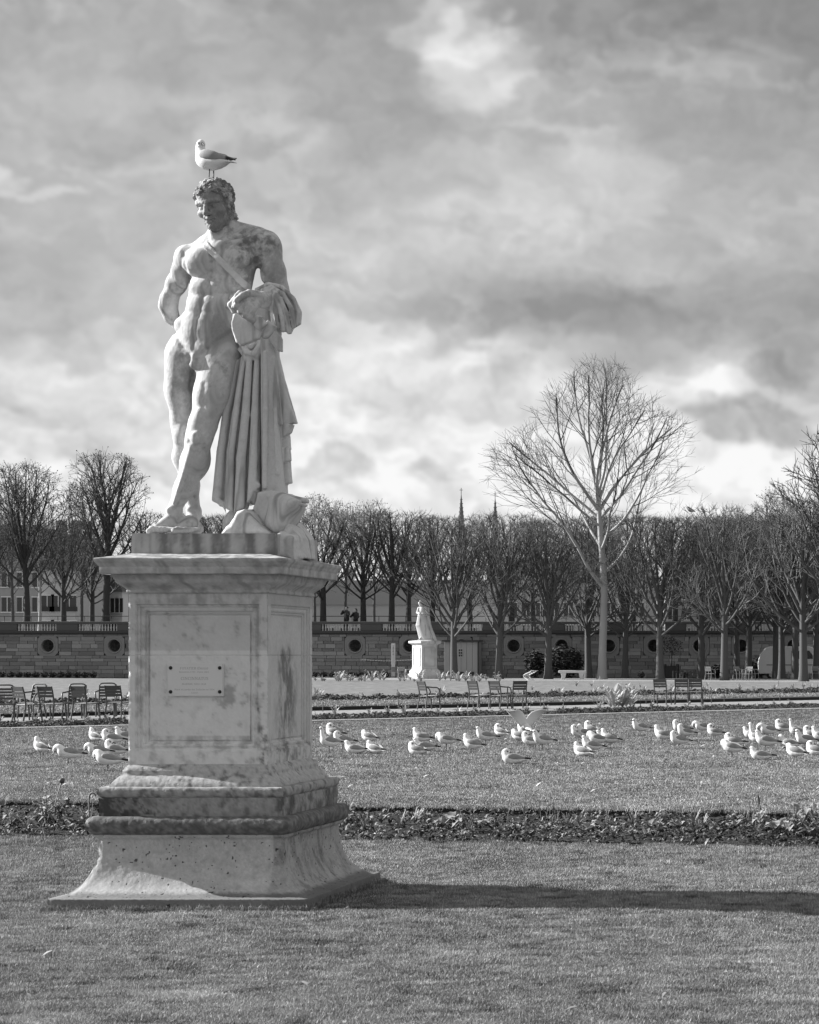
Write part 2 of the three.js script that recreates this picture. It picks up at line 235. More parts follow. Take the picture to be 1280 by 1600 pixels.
// tone of the old stone: grain, patches, runs and black crust as they show in the photograph
const grainy = (x, y, z) => 0.5 * noise(x * 55, y * 55, z * 55) + 0.5 * noise(x * 130, y * 130, z * 130);
function crust(x, y, z, f = 5) { return 0.8 * fbm(x * f, y * f, z * f, 6) + 0.3 * grainy(x, y, z); }
function toneOf(part) {
  return (x, y, z) => {
    const big = fbm(x * 1.7, y * 1.7, z * 1.7 + 4, 4), fine = grainy(x, y, z), c = crust(x, y, z), run = fbm(x * 16 + z * 16, y * 1.6, 3, 4) + 0.12 * fine;
    const sp = crust(x, y, z, 15), med = fbm(x * 6, y * 6, z * 6 + 2, 5);
    let v = 0.62 + 0.1 * big + 0.11 * fine, dark = 0;
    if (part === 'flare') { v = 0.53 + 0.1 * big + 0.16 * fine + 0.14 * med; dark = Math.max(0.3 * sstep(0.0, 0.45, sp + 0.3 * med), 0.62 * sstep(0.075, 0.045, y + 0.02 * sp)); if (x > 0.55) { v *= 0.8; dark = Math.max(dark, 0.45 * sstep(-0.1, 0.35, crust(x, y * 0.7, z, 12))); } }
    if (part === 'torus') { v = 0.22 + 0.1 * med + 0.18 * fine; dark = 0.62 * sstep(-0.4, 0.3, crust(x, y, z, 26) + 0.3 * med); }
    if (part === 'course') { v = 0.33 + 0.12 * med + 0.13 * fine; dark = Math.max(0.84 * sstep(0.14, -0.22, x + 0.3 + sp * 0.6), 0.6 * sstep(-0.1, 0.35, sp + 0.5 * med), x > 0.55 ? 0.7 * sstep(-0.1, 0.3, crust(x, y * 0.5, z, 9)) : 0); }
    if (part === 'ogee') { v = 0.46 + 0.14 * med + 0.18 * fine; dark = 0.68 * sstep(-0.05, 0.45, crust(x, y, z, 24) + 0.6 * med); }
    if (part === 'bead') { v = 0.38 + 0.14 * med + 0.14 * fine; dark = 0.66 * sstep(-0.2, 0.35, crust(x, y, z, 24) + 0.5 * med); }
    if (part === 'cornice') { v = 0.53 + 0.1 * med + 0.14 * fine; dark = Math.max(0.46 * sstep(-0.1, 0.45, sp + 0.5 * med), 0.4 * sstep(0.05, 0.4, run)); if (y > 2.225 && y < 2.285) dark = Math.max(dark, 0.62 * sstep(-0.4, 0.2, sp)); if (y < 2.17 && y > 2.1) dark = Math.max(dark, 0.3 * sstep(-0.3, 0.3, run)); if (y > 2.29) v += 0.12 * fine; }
    if (part === 'die') {
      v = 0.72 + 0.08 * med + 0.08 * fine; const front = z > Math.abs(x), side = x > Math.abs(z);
      const upper = y > 1.635 + 0.004 * noise(x * 30, 0, z * 30);                                  // above the bed joint, where the front is toned darker
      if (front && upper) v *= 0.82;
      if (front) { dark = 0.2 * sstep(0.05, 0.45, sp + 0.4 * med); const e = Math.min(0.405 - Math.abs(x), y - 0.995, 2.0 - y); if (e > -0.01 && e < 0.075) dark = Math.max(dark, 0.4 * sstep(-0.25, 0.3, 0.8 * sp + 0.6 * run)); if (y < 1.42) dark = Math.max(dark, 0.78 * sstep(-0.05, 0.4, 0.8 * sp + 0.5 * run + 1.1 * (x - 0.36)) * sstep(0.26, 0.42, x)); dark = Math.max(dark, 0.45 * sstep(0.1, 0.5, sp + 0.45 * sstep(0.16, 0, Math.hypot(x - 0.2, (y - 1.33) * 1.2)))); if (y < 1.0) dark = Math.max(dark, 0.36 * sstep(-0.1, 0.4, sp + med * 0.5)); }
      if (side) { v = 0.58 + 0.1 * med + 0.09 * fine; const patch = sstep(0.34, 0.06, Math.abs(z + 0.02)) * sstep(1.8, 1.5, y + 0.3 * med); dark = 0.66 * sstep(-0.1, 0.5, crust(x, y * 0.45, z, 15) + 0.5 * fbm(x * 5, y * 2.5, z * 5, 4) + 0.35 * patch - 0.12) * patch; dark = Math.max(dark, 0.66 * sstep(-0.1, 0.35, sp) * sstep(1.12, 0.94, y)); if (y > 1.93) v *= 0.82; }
    }
    return Math.max(0.045, v * (1 - clamp(dark, 0, 0.93)));
  };
}
const ped = thing('pedestal', 'tall weathered stone pedestal with moulded cap, recessed panels and flared base', 'pedestal', [PC.x, PUP, -PC.d]);
{
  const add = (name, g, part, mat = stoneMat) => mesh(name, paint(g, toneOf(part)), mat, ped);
  const arc = (L0, y0, L1, y1, ly, n = 10) => Array.from({ length: n + 1 }, (_, i) => { const a = -Math.PI / 2 + Math.PI * i / n; return [L0 - Math.cos(a) * (L0 - ly), (y0 + y1) / 2 - Math.sin(a) * (y0 - y1) / 2 * -1 * -1]; });
  const flareCurve = []; for (let i = 0; i <= 14; i++) { const t = i / 14; flareCurve.push([72 + 79 * Math.sin(t * Math.PI / 2) ** 0.92, 1405 - 82 * (1 - Math.cos(t * Math.PI / 2)) ** 0.9]); }
  const base = prof([[72, 1436], [72, 1405.5], ...flareCurve.slice(1), [151, 1312], [147, 1309.5], [144.5, 1309], [144, 1304.5]]);
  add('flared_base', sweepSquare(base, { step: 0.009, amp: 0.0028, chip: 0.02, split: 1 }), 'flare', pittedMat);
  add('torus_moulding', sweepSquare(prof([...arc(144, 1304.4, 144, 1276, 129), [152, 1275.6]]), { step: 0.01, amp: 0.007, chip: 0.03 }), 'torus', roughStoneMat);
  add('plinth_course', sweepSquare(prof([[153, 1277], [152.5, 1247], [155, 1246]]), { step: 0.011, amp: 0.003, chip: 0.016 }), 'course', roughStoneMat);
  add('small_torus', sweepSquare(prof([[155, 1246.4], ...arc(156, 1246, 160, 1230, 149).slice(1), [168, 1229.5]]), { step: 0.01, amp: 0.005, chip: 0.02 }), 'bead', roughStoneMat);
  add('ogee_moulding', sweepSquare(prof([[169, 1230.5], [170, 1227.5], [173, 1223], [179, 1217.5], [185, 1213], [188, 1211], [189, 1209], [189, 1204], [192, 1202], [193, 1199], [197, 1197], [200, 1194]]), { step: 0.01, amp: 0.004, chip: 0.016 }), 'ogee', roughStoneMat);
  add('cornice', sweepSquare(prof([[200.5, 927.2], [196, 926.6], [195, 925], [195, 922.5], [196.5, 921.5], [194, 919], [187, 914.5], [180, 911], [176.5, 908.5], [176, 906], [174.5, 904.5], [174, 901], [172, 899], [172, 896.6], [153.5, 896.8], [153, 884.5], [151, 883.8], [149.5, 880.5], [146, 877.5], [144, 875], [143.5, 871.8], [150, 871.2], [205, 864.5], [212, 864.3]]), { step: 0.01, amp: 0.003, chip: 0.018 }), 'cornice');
  // die: four faces with a moulded recess, and the joint between its blocks
  const q = qOf(200), y0 = yOf(1196, q), y1 = yOf(926, q), s0 = 0.059, yb = yOf(1174, q), yt = yOf(944, q), yj = yOf(1024, q);
  const mould = [[0, 0], [0.003, -0.009], [0.017, -0.011], [0.02, -0.021], [0.036, -0.017], [0.046, -0.022], [0.05, -0.034], [0.062, -0.036], [0.066, -0.046], [0.0705, -0.046], [0.074, -0.039], [0.4, -0.037]];
  const depth = (s) => { if (s <= 0) return 0; for (let i = 1; i < mould.length; i++) if (s < mould[i][0]) return lerp(mould[i - 1][1], mould[i][1], (s - mould[i - 1][0]) / (mould[i][0] - mould[i - 1][0])); return -0.037; };
  const lines = (a, b, o0, o1) => { const r = []; const n = Math.round((b - a) / 0.0105); for (let i = 0; i <= n; i++) r.push(lerp(a, b, i / n)); for (const [m] of mould.slice(0, 11)) { r.push(o0 + m, o1 - m); } r.sort((x, y) => x - y); return r.filter((x, i) => !i || x - r[i - 1] > 0.0012); };
  const Xs = lines(-q, q, -q + s0, q - s0), Ys0 = lines(y0, y1, yb, yt), Ys = [...Ys0.filter((y) => Math.abs(y - yj) > 0.006), yj - 0.004, yj - 0.0015, yj + 0.0015, yj + 0.004].sort((a, b) => a - b);
  const geos = [];
  for (let s = 0; s < 4; s++) {
    const pos = [], uv = [], idx = [], nx = Xs.length;
    for (const y of Ys) for (const l0 of Xs) {
      const d = Math.min(l0 + q - s0, q - s0 - l0, y - yb, yt - y), e = q - Math.abs(l0);
      let o = depth(d) - 0.010 * sstep(0.02, 0, e) * (0.25 + Math.max(0, fbm(y * 22, e * 20, (s + (l0 > 0 ? 1 : 0)) % 4 * 5.1, 3)) * 1.6);
      if (s < 2) o += Math.abs(y - yj) < 0.002 ? -0.005 : 0;
      if (s === 0 && y > yj) o -= 0.0015;
      const Q = q + o, l = Math.abs(l0) > q - 1e-6 ? Math.sign(l0) * Q : clamp(l0, -Q, Q), x = [l, Q, -l, -Q][s], z = [Q, -l, -Q, l][s], w = wearAt(x, y, z, 0.0022);
      pos.push(x + w[0], y + w[1], z + w[2]); uv.push(l + s * 1.3, y);
    }
    for (let j = 0; j < Ys.length - 1; j++) for (let i = 0; i < nx - 1; i++) { const a = j * nx + i, b = a + nx; idx.push(a, a + 1, b, a + 1, b + 1, b); }
    const g = new THREE.BufferGeometry(); g.setAttribute('position', new THREE.Float32BufferAttribute(pos, 3)); g.setAttribute('uv', new THREE.Float32BufferAttribute(uv, 2)); g.setIndex(idx); geos.push(toCreasedNormals(g, 0.5));
  }
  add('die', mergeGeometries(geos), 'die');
  // plaque with engraved lettering and four dome screws
  const qf = q - 0.037, X = (px) => (px - PPX) / FOC * (PC.d - qf) - PC.x, Y = (py) => yOf(py, qf);
  const w = X(351) - X(263), h = Y(1036.5) - Y(1088), pg = new THREE.Group(); pg.name = 'plaque'; pg.position.set((X(263) + X(351)) / 2, (Y(1036.5) + Y(1088)) / 2, qf + 0.009);
  const cv = document.createElement('canvas'); cv.width = 1024; cv.height = 600; const c = cv.getContext('2d'); c.fillStyle = '#dadada'; c.fillRect(0, 0, 1024, 600); c.fillStyle = '#989898'; c.textAlign = 'center';
  for (const [t, y, s, x] of [['FOYATIER (Denis)', 100, 62, 490], ['Bessières 1793 - Paris 1863', 165, 44, 490], ['CINCINNATUS', 300, 76, 500], ['MARBRE, 1832-1834', 396, 48, 490], ['Placé au jardin des Tuileries en 1834', 500, 43, 500], ['Louvre', 560, 36, 500]]) { c.font = s + 'px serif'; c.fillText(t, x, y); }
  const tx = new THREE.CanvasTexture(cv); tx.colorSpace = THREE.SRGBColorSpace;
  const body = mesh('plate', new THREE.BoxGeometry(w, h, 0.018), grey(0.7, 0.6), pg); body.geometry = new RoundedBoxGeometry(w, h, 0.018, 2, 0.003);
  mesh('lettering', new THREE.PlaneGeometry(w * 0.97, h * 0.95).translate(0, 0, 0.0105), new THREE.MeshStandardMaterial({ map: tx, roughness: 0.6 }), pg);
  for (const [sx, sy] of [[-1, -1], [1, -1], [-1, 1], [1, 1]]) mesh('screw', new THREE.SphereGeometry(0.0125, 12, 6, 0, 6.3, 0, 1.57).rotateX(Math.PI / 2).translate(sx * (w / 2 - 0.024), sy * (h / 2 - 0.03), 0.0088), grey(0.03, 0.35, { metalness: 0.6 }), pg);
  pg.userData.label = 'pale rectangular plaque with engraved lettering and four dark screws'; ped.add(pg);
}

// ---------------------------------------------------------------- the marble man
const SD = PC.d, SC = FOC / SD;                     // depth of the statue's middle, pixels per metre there
const P0 = (px, py, d) => V((px - PPX) / FOC * d, PEY - (py - PPY) / FOC * d, -d), S = (px, py, w = 0) => P0(px, py, SD - w);     // w: metres toward the camera
const r_ = (p) => p / SC;
function turnQ(z = 0, y = 0, x = 0) { return new THREE.Quaternion().setFromEuler(new THREE.Euler(x, y, z, 'ZYX')); }
function statueParts() {
  const K = (k) => r_(k), body = [], cap = (a, b, ra, rb2, k = 6) => body.push([pCap(S(...a), S(...b), r_(ra), r_(rb2)), K(k)]);
  const chain = (k, ...j) => { for (let i = 0; i < j.length - 1; i++) cap(j[i].slice(0, 3), j[i + 1].slice(0, 3), j[i][3], j[i + 1][3], k); };
  const ell = (c, rx, ry, rz, rot = 0, k = 6, yaw = 0) => body.push([pEll(S(...c), r_(rx), r_(ry), r_(rz), turnQ(rot * Math.PI / 180, yaw * Math.PI / 180)), K(k)]);
  const cut = (c, rx, ry, rz, rot = 0, k = 4) => body.push([pEll(S(...c), r_(rx), r_(ry), r_(rz), turnQ(rot * Math.PI / 180)), K(k), true]);
  // trunk
  ell([347, 418, -0.01], 54, 58, 38, 6, 4, -16); ell([337, 486, 0], 47, 56, 34, 8, 20, -16); ell([318, 538, -0.02], 52, 40, 37, 10, 24, -14);
  cap([352, 376, -0.03], [400, 380, -0.03], 19, 20, 14); cap([340, 383, -0.02], [302, 402, -0.02], 16, 17, 12);
  chain(8, [344, 345, 0.03, 17], [348, 372, -0.01, 19], [350, 392, -0.04, 24]);
  cap([362, 352, -0.03], [404, 368, -0.04], 9, 13, 12);                                            // shoulder muscle
  cap([337, 386, 0.13], [301, 396, 0.08], 3.5, 4.5, 7); cap([343, 385, 0.13], [402, 371, 0.09], 3.5, 4.5, 7);  // collar bones
  cap([331, 362, 0.1], [339, 385, 0.14], 4, 3.5, 7); cap([360, 350, 0.0], [345, 385, 0.14], 5, 4, 7);            // neck cords
  ell([309, 410, 0.1], 27, 22, 15, 18, 6, -20); ell([359, 406, 0.1], 34, 22, 15, -6, 6, -14);                    // chest
  ell([392, 400, 0.03], 16, 18, 18, 0, 12);
  ell([311, 449, 0.095], 17, 13, 8, 8, 7, -20); ell([307, 474, 0.095], 16, 13, 8, 8, 7, -20); ell([341, 447, 0.095], 20, 14, 8.5, 8, 7, -18); ell([336, 474, 0.095], 20, 14, 8.5, 8, 7, -18);
  ell([300, 512, 0.075], 18, 25, 10, 8, 16, -20); ell([323, 513, 0.08], 24, 30, 12, 10, 16, -18);
  ell([372, 448, 0.05], 18, 26, 20, 10, 12); ell([376, 490, 0.03], 17, 30, 22, 10, 14); ell([286, 509, 0.02], 12, 13, 17, 0, 7);
  for (let i = 0; i < 4; i++) cap([384 - i * 2, 432 + i * 13, 0.11], [368 - i * 4, 440 + i * 13, 0.15], 4, 3, 6);   // ribs
  ell([308, 550, 0.1], 17, 11, 12, 0, 12); cap([303, 556, 0.15], [303, 566, 0.165], 4, 4.2, 4); ell([304, 570, 0.145], 7.5, 5.5, 6, 0, 4);
  // standing leg
  chain(12, [288, 556, -0.02, 29], [283, 612, -0.01, 21], [285, 660, -0.01, 15], [287, 680, -0.01, 13.2], [288, 715, -0.05, 15.5], [297, 756, -0.05, 12.5], [303, 798, -0.02, 10]);
  ell([280, 600, 0.045], 17, 45, 16, 2, 16); ell([286, 672, 0.04], 9, 11, 9, 0, 5);
  // crossed leg
  chain(12, [344, 556, 0.02, 34], [331, 618, 0.09, 25], [317, 665, 0.15, 19], [311, 686, 0.17, 17.2], [304, 722, 0.13, 18.5], [288, 764, 0.12, 13.2], [272, 798, 0.13, 9.8]);
  ell([337, 604, 0.135], 18, 44, 13, -14, 16); ell([313, 652, 0.215], 10, 15, 9, -10, 5); ell([327, 652, 0.185], 8, 14, 8, -16, 10); ell([306, 684, 0.255], 8.5, 10, 6, -10, 4);
  cap([301, 700, 0.235], [274, 786, 0.195], 4.5, 4, 8); ell([311, 722, 0.085], 13, 26, 13, -18, 14);
  cap([265, 797, 0.17], [280, 797, 0.1], 5, 5, 4); cap([296, 797, 0.02], [310, 797, -0.05], 5, 5, 4);                 // ankles
  // feet
  chain(8, [274, 806, 0.12, 10], [262, 818, 0.19, 9.5], [246, 825, 0.27, 6.5]); cap([277, 824, 0.08], [266, 824, 0.16], 9, 9, 6);
  chain(8, [304, 806, -0.01, 10.5], [297, 818, 0.08, 10], [283, 826, 0.19, 7]); cap([309, 826, -0.05], [302, 826, 0.02], 9, 9, 6);
  for (let i = 0; i < 5; i++) { const t = [5, 4, 3.8, 3.6, 3.3][i];
    chain(1.5, [248 + i * 6, 826 + i * 0.4, 0.27 + i * 0.006, t], [238 + i * 6.2, 827, 0.33 - i * 0.012, t], [233 + i * 6.6, 830, 0.365 - i * 0.016, t * 0.9]);
    chain(1.5, [286 + i * 5.8, 827, 0.2 + i * 0.002, t], [277 + i * 6, 828, 0.27 - i * 0.012, t], [272 + i * 6.4, 831, 0.3 - i * 0.014, t * 0.9]); }
  // arm behind the hip
  ell([293, 406, -0.01], 19, 23, 21, 18, 10);
  chain(8, [291, 412, -0.02, 16], [276, 444, -0.07, 14.5], [265, 466, -0.1, 12], [263, 478, -0.11, 12.8], [268, 494, -0.15, 10.5], [278, 508, -0.17, 7.8]);
  ell([281, 432, -0.01], 9, 20, 10, 24, 7); chain(4, [278, 508, -0.16, 8], [287, 506, -0.14, 8.5]);
  for (let i = 0; i < 4; i++) chain(2.5, [283, 500 + i * 5, -0.12, 4], [288, 497 + i * 5, -0.08, 3.8]);
  // arm that carries the cloak
  ell([416, 388, -0.01], 23, 28, 24, -14, 10);
  chain(8, [419, 392, -0.02, 19], [428, 424, -0.03, 17], [441, 468, -0.04, 14.5]); ell([421, 420, 0.03], 12, 24, 13, -14, 8);
  chain(7, [442, 470, -0.03, 14.5], [426, 471, 0.11, 14.2], [410, 468, 0.21, 11.2], [400, 468, 0.26, 11]);
  // hand on a finer grid: palm, four curled fingers, thumb
  const hand = [], hc = (k, ...j) => { for (let i = 0; i < j.length - 1; i++) hand.push([pCap(S(...j[i].slice(0, 3)), S(...j[i + 1].slice(0, 3)), r_(j[i][3]), r_(j[i + 1][3])), K(k)]); };
  hc(4, [418, 469, 0.16, 12.4], [405, 467, 0.24, 11]); hand.push([pEll(S(395, 468, 0.29), r_(15), r_(10.5), r_(10), turnQ(-0.4, 0.6)), K(6)]);
  [[376, 467, 369, 478, 375, 487], [383, 472, 376, 486, 382, 493], [390, 478, 383, 492, 389, 498], [396, 483, 390, 496, 395, 501]].forEach(([a, b2, c2, d2, e2, g2], i) => hc(0.9, [394 + i * 2.4, 464 + i * 4, 0.31, 5.5], [a, b2, 0.375 - i * 0.008, 5.2], [c2, d2, 0.392 - i * 0.01, 4.7], [e2, g2, 0.36 - i * 0.01, 4.3], [e2 + 5, g2 - 3, 0.33 - i * 0.01, 4]));
  hc(1.4, [404, 461, 0.28, 6.5], [390, 458, 0.345, 5.6], [379, 462, 0.39, 5], [370, 469, 0.41, 4.4]);
  const handGeo = surfaceNets(hand, V(-5.08, 3.75, -SD + 0.1), V(-4.58, 4.1, -SD + 0.52), 0.0038, (d, x, y, z) => d + 0.0008 * noise(x * 40, y * 40, z * 40));

  // grooves and the strap follow the skin: depth of the surface behind a pixel
  const on = (px, py) => { for (let w = 0.5; w > -0.3; w -= 0.004) { const p = S(px, py, w); if (combine(body, p.x, p.y, p.z) < 0) return w; } return 0; };
  const groove = (r, k, ...j) => { const q = []; for (let i = 0; i < j.length - 1; i++) { const n = Math.ceil(Math.hypot(j[i + 1][0] - j[i][0], j[i + 1][1] - j[i][1]) / 3); for (let m = 0; m < n + (i === j.length - 2 ? 1 : 0); m++) { const x = lerp(j[i][0], j[i + 1][0], m / n), y = lerp(j[i][1], j[i + 1][1], m / n); q.push(S(x, y, on(x, y) + r_(r * (j[i][2] ?? 0.62)))); } } for (let i = 0; i < q.length - 1; i++) if (Math.abs(q[i].z - q[i + 1].z) < 0.03) cuts.push([pCap(q[i], q[i + 1], r_(r), r_(r)), K(k), true]); };
  const cuts = [];
  groove(3, 3, [309, 490, 0.2], [309, 493, 0.2]);
  groove(2.4, 5, [304, 578], [300, 610]);
  groove(2.4, 4, [400, 402], [404, 420], [411, 436]); groove(2.2, 4, [288, 398], [287, 414], [290, 424]);
  body.push(...cuts);
  cap([346, 412, on(346, 412) - 0.006], [346, 413, on(346, 413) - 0.006], 2.6, 2.6, 2);
  const A = S(318, 379, 0.15), Bq = S(398, 462, 0.15), L = Math.hypot(Bq.x - A.x, Bq.y - A.y), ux = (Bq.x - A.x) / L, uy = (Bq.y - A.y) / L;
  // shallow modelling lines on the front of the body: [depth in metres, width in px, points]
  const lines = [[0.008, 4.2, [[333, 394], [331, 424], [323, 448], [315, 472], [309, 490]]], [0.006, 4, [[309, 494], [304, 520], [302, 545]]], [0.009, 4, [[289, 426], [300, 433], [316, 432], [329, 424]]], [0.009, 4, [[333, 425], [346, 430], [366, 428], [388, 418]]], [0.01, 4, [[276, 520], [284, 538], [296, 552]]], [0.01, 4, [[364, 517], [346, 529], [330, 543], [316, 553]]],
    [0.004, 3.6, [[292, 461], [318, 461]]], [0.004, 3.6, [[322, 460], [356, 459]]], [0.005, 4, [[358, 440], [356, 470], [352, 505]]], [0.004, 3.6, [[290, 487], [306, 487]]], [0.004, 3.6, [[312, 487], [346, 488]]], [0.006, 4, [[320, 600], [316, 630], [322, 655]]], [0.006, 4, [[297, 690], [303, 698], [316, 696]]], [0.007, 4, [[404, 402], [412, 424], [424, 440]]], [0.006, 4, [[288, 396], [286, 412], [290, 424]]], [0.006, 3.5, [[274, 452], [262, 460]]]];
  const post = (d, x, y, z) => {
    d += 0.0012 * noise(x * 34, y * 34, z * 34); if (Math.abs(d) > 0.03 || z < -SD - 0.02) return d; const k = FOC / -z, px = PPX + x * k, py = PPY - (y - PEY) * k;
    for (const [dep, w, q] of lines) { let m = 1e9; for (let i = 0; i < q.length - 1; i++) { const ex = q[i + 1][0] - q[i][0], ey = q[i + 1][1] - q[i][1], ux2 = px - q[i][0], uy2 = py - q[i][1], t = clamp((ux2 * ex + uy2 * ey) / (ex * ex + ey * ey)); m = Math.min(m, (ux2 - ex * t) ** 2 + (uy2 - ey * t) ** 2); } if (m < w * w * 5) d += dep * Math.exp(-m / (w * w)); }
    return d; };
  const strapPost = (d, x, y, z) => { const s = (x - A.x) * ux + (y - A.y) * uy, o = -(x - A.x) * uy + (y - A.y) * ux; return Math.max(d - 0.01 + 0.008 * sstep(0.14, 0.26, s), Math.abs(o) - 0.021, -s, s - L, -SD + 0.04 - z); };
  const strapGeo = surfaceNets(body, V(-5.2, 3.95, -SD + 0.02), V(-4.72, 4.42, -SD + 0.32), 0.0045, strapPost);
  const lo = V(-5.63, 2.385, -SD - 0.42), hi = V(-4.5, 4.66, -SD + 0.5);
  const bodyGeo = surfaceNets(body, lo, hi, 0.0068, post);

  // head in its own frame: chin to crown is one unit, x to the statue's left, z forward
  const HC = S(337, 320, 0.06), hs = r_(84), hq = turnQ(0.14, -0.16, 0.2), inv = new THREE.Matrix4().makeRotationFromQuaternion(hq.clone().invert()).elements;
  const h = [], E = (x, y, z, a, b, c, k = 0.06, rot) => h.push([pEll(V(x, y, z), a, b, c, rot), k]), C = (a, b, ra, rb2, k = 0.05) => h.push([pCap(V(...a), V(...b), ra, rb2), k]);
  E(0, 0.15, -0.07, 0.3, 0.31, 0.4, 0.02); E(0, -0.1, 0.1, 0.225, 0.34, 0.265, 0.1); C([-0.13, -0.3, 0.06], [0, -0.38, 0.23], 0.085, 0.095, 0.1); C([0.13, -0.3, 0.06], [0, -0.38, 0.23], 0.085, 0.095, 0.1);
  C([-0.2, 0.055, 0.27], [-0.04, 0.035, 0.355], 0.045, 0.04, 0.05); C([0.2, 0.055, 0.27], [0.04, 0.035, 0.355], 0.045, 0.04, 0.05);
  E(0, 0.17, 0.2, 0.22, 0.14, 0.15, 0.1);
  for (const s of [-1, 1]) { h.push([pEll(V(s * 0.125, -0.035, 0.4), 0.1, 0.068, 0.11), 0.04, true]); E(s * 0.12, -0.035, 0.268, 0.058, 0.042, 0.055, 0.012); C([s * 0.19, -0.015, 0.27], [s * 0.06, -0.005, 0.33], 0.014, 0.014, 0.012); E(s * 0.18, -0.13, 0.22, 0.085, 0.07, 0.09, 0.08); E(s * 0.275, -0.06, 0.0, 0.03, 0.085, 0.05, 0.03); E(s * 0.045, -0.16, 0.375, 0.034, 0.03, 0.04, 0.025); }
  C([0, 0.035, 0.345], [0, -0.06, 0.4], 0.034, 0.038, 0.03); C([0, -0.06, 0.4], [0, -0.15, 0.45], 0.038, 0.05, 0.03);
  C([-0.075, -0.245, 0.335], [0, -0.232, 0.375], 0.024, 0.03, 0.02); C([0.075, -0.245, 0.335], [0, -0.232, 0.375], 0.024, 0.03, 0.02); C([-0.055, -0.292, 0.33], [0.055, -0.292, 0.33], 0.03, 0.03, 0.012);
  C([-0.09, -0.215, 0.33], [0.09, -0.215, 0.33], 0.03, 0.03, 0.03);
  C([0.01, -0.2, -0.1], [0.05, -0.74, -0.2], 0.225, 0.25, 0.08);                                                    // neck
  const cells = (x, y, z) => { // lumps for curls
    const X = Math.floor(x), Y = Math.floor(y), Z = Math.floor(z); let m = 9;
    for (let i = -1; i <= 1; i++) for (let j = -1; j <= 1; j++) for (let k = -1; k <= 1; k++) { const q = PERM[(PERM[(PERM[(X + i) & 255] + Y + j) & 255] + Z + k) & 255], a = X + i + 0.2 + 0.6 * ((q & 15) / 15) - x, b = Y + j + 0.2 + 0.6 * ((q >> 4) / 15) - y, c = Z + k + 0.2 + 0.6 * ((PERM[q] & 15) / 15) - z; m = Math.min(m, a * a + b * b + c * c); }
    return Math.sqrt(m); };
  const hairOf = (x, y, z) => { const front = 0.2 + 0.05 * noise(x * 9, 1, 2) - 0.3 * Math.max(0, Math.abs(x) - 0.17), line = z > 0.24 ? front : z > 0.06 ? lerp(-0.22, front, (z - 0.06) / 0.18) : -0.32; return sstep(-0.012, 0.015, y - line); };
  const beardOf = (x, y, z) => sstep(-0.2, -0.245, y - 0.28 * Math.max(0, Math.abs(x) - 0.12)) * sstep(-0.62, -0.5, y) * sstep(-0.02, 0.05, z) * (Math.abs(x) < 0.07 && y > -0.315 && y < -0.225 ? 0 : 1);
  const hPost = (d, x, y, z) => { if (Math.abs(d) > 0.12) return d; const ha = hairOf(x, y, z), be = beardOf(x, y, z); if (ha > 0) d -= ha * (0.052 - 0.06 * Math.min(1, cells(x * 10.5, y * 10.5, z * 10.5) ** 1.5) + 0.012 * noise(x * 40, y * 40, z * 40)); if (be > 0) d -= be * (0.012 - 0.026 * Math.min(1, cells(x * 14, y * 14, z * 14))); return d + 0.004 * noise(x * 26, y * 26, z * 26); };
  const headGeo = surfaceNets(h, V(-0.45, -0.66, -0.58), V(0.45, 0.6, 0.55), 0.0092, hPost);
  const hairCol = new Float32Array(headGeo.attributes.position.count); for (let i = 0; i < hairCol.length; i++) { const p = headGeo.attributes.position; hairCol[i] = Math.max(hairOf(p.getX(i), p.getY(i), p.getZ(i)), 0.8 * beardOf(p.getX(i), p.getY(i), p.getZ(i))); }
  headGeo.scale(hs, hs, hs); headGeo.applyQuaternion(hq); headGeo.translate(HC.x, HC.y, HC.z);

  // cloak: loops over the forearm, long hanging folds, the turned-back edge
  const cl = [], cc = (k, ...j) => { for (let i = 0; i < j.length - 1; i++) cl.push([pCap(S(...j[i].slice(0, 3)), S(...j[i + 1].slice(0, 3)), r_(j[i][3]), r_(j[i + 1][3])), K(k)]); };
  const polyA = (pts, w) => pts.map(([x, y]) => { const p = S(x, y, w); return [p.x, p.y]; });
  cl.push([pPoly(polyA([[402, 452], [420, 442], [440, 447], [458, 462], [468, 485], [467, 505], [456, 512], [452, 521], [440, 516], [428, 511], [425, 480], [421, 463]], 0.06), (x, y) => -SD + 0.01 + 0.05 * Math.sin((x + 4.75) * 9), 0.085, 0.045), K(1.5)]);
  const ridges = [[[402, 453, 0.1], [420, 444, 0.13], [441, 449, 0.14], [459, 468, 0.12], [466, 490, 0.1], [463, 507, 0.1]], [[405, 456, 0.13], [424, 449, 0.165], [442, 459, 0.17], [455, 481, 0.16], [459, 510, 0.14]], [[410, 459, 0.15], [426, 455, 0.18], [438, 467, 0.19], [448, 490, 0.18], [452, 519, 0.16]], [[417, 461, 0.165], [428, 463, 0.19], [435, 477, 0.2], [441, 496, 0.19], [443, 516, 0.17]], [[423, 464, 0.17], [428, 474, 0.19], [431, 490, 0.2], [434, 512, 0.18]], [[425, 470, 0.17], [426, 490, 0.18], [428, 508, 0.17]]];
  for (const c of ridges) for (let i = 0; i < c.length - 1; i++) cl.push([pCap(S(...c[i]), S(...c[i + 1]), r_(3.6), r_(3.6)), K(1.2)]);
  // knot of cloth under the hand and swags
  cc(2, [378, 538, 0.1, 4.5], [386, 551, 0.13, 4.5], [397, 553, 0.13, 4.5], [406, 540, 0.12, 4.2], [410, 520, 0.1, 4]); cc(2, [376, 546, 0.08, 4], [387, 560, 0.11, 4.5], [401, 557, 0.11, 4.5], [412, 538, 0.1, 4]); cc(2, [384, 534, 0.1, 3.6], [392, 542, 0.12, 4], [401, 532, 0.11, 3.6]);
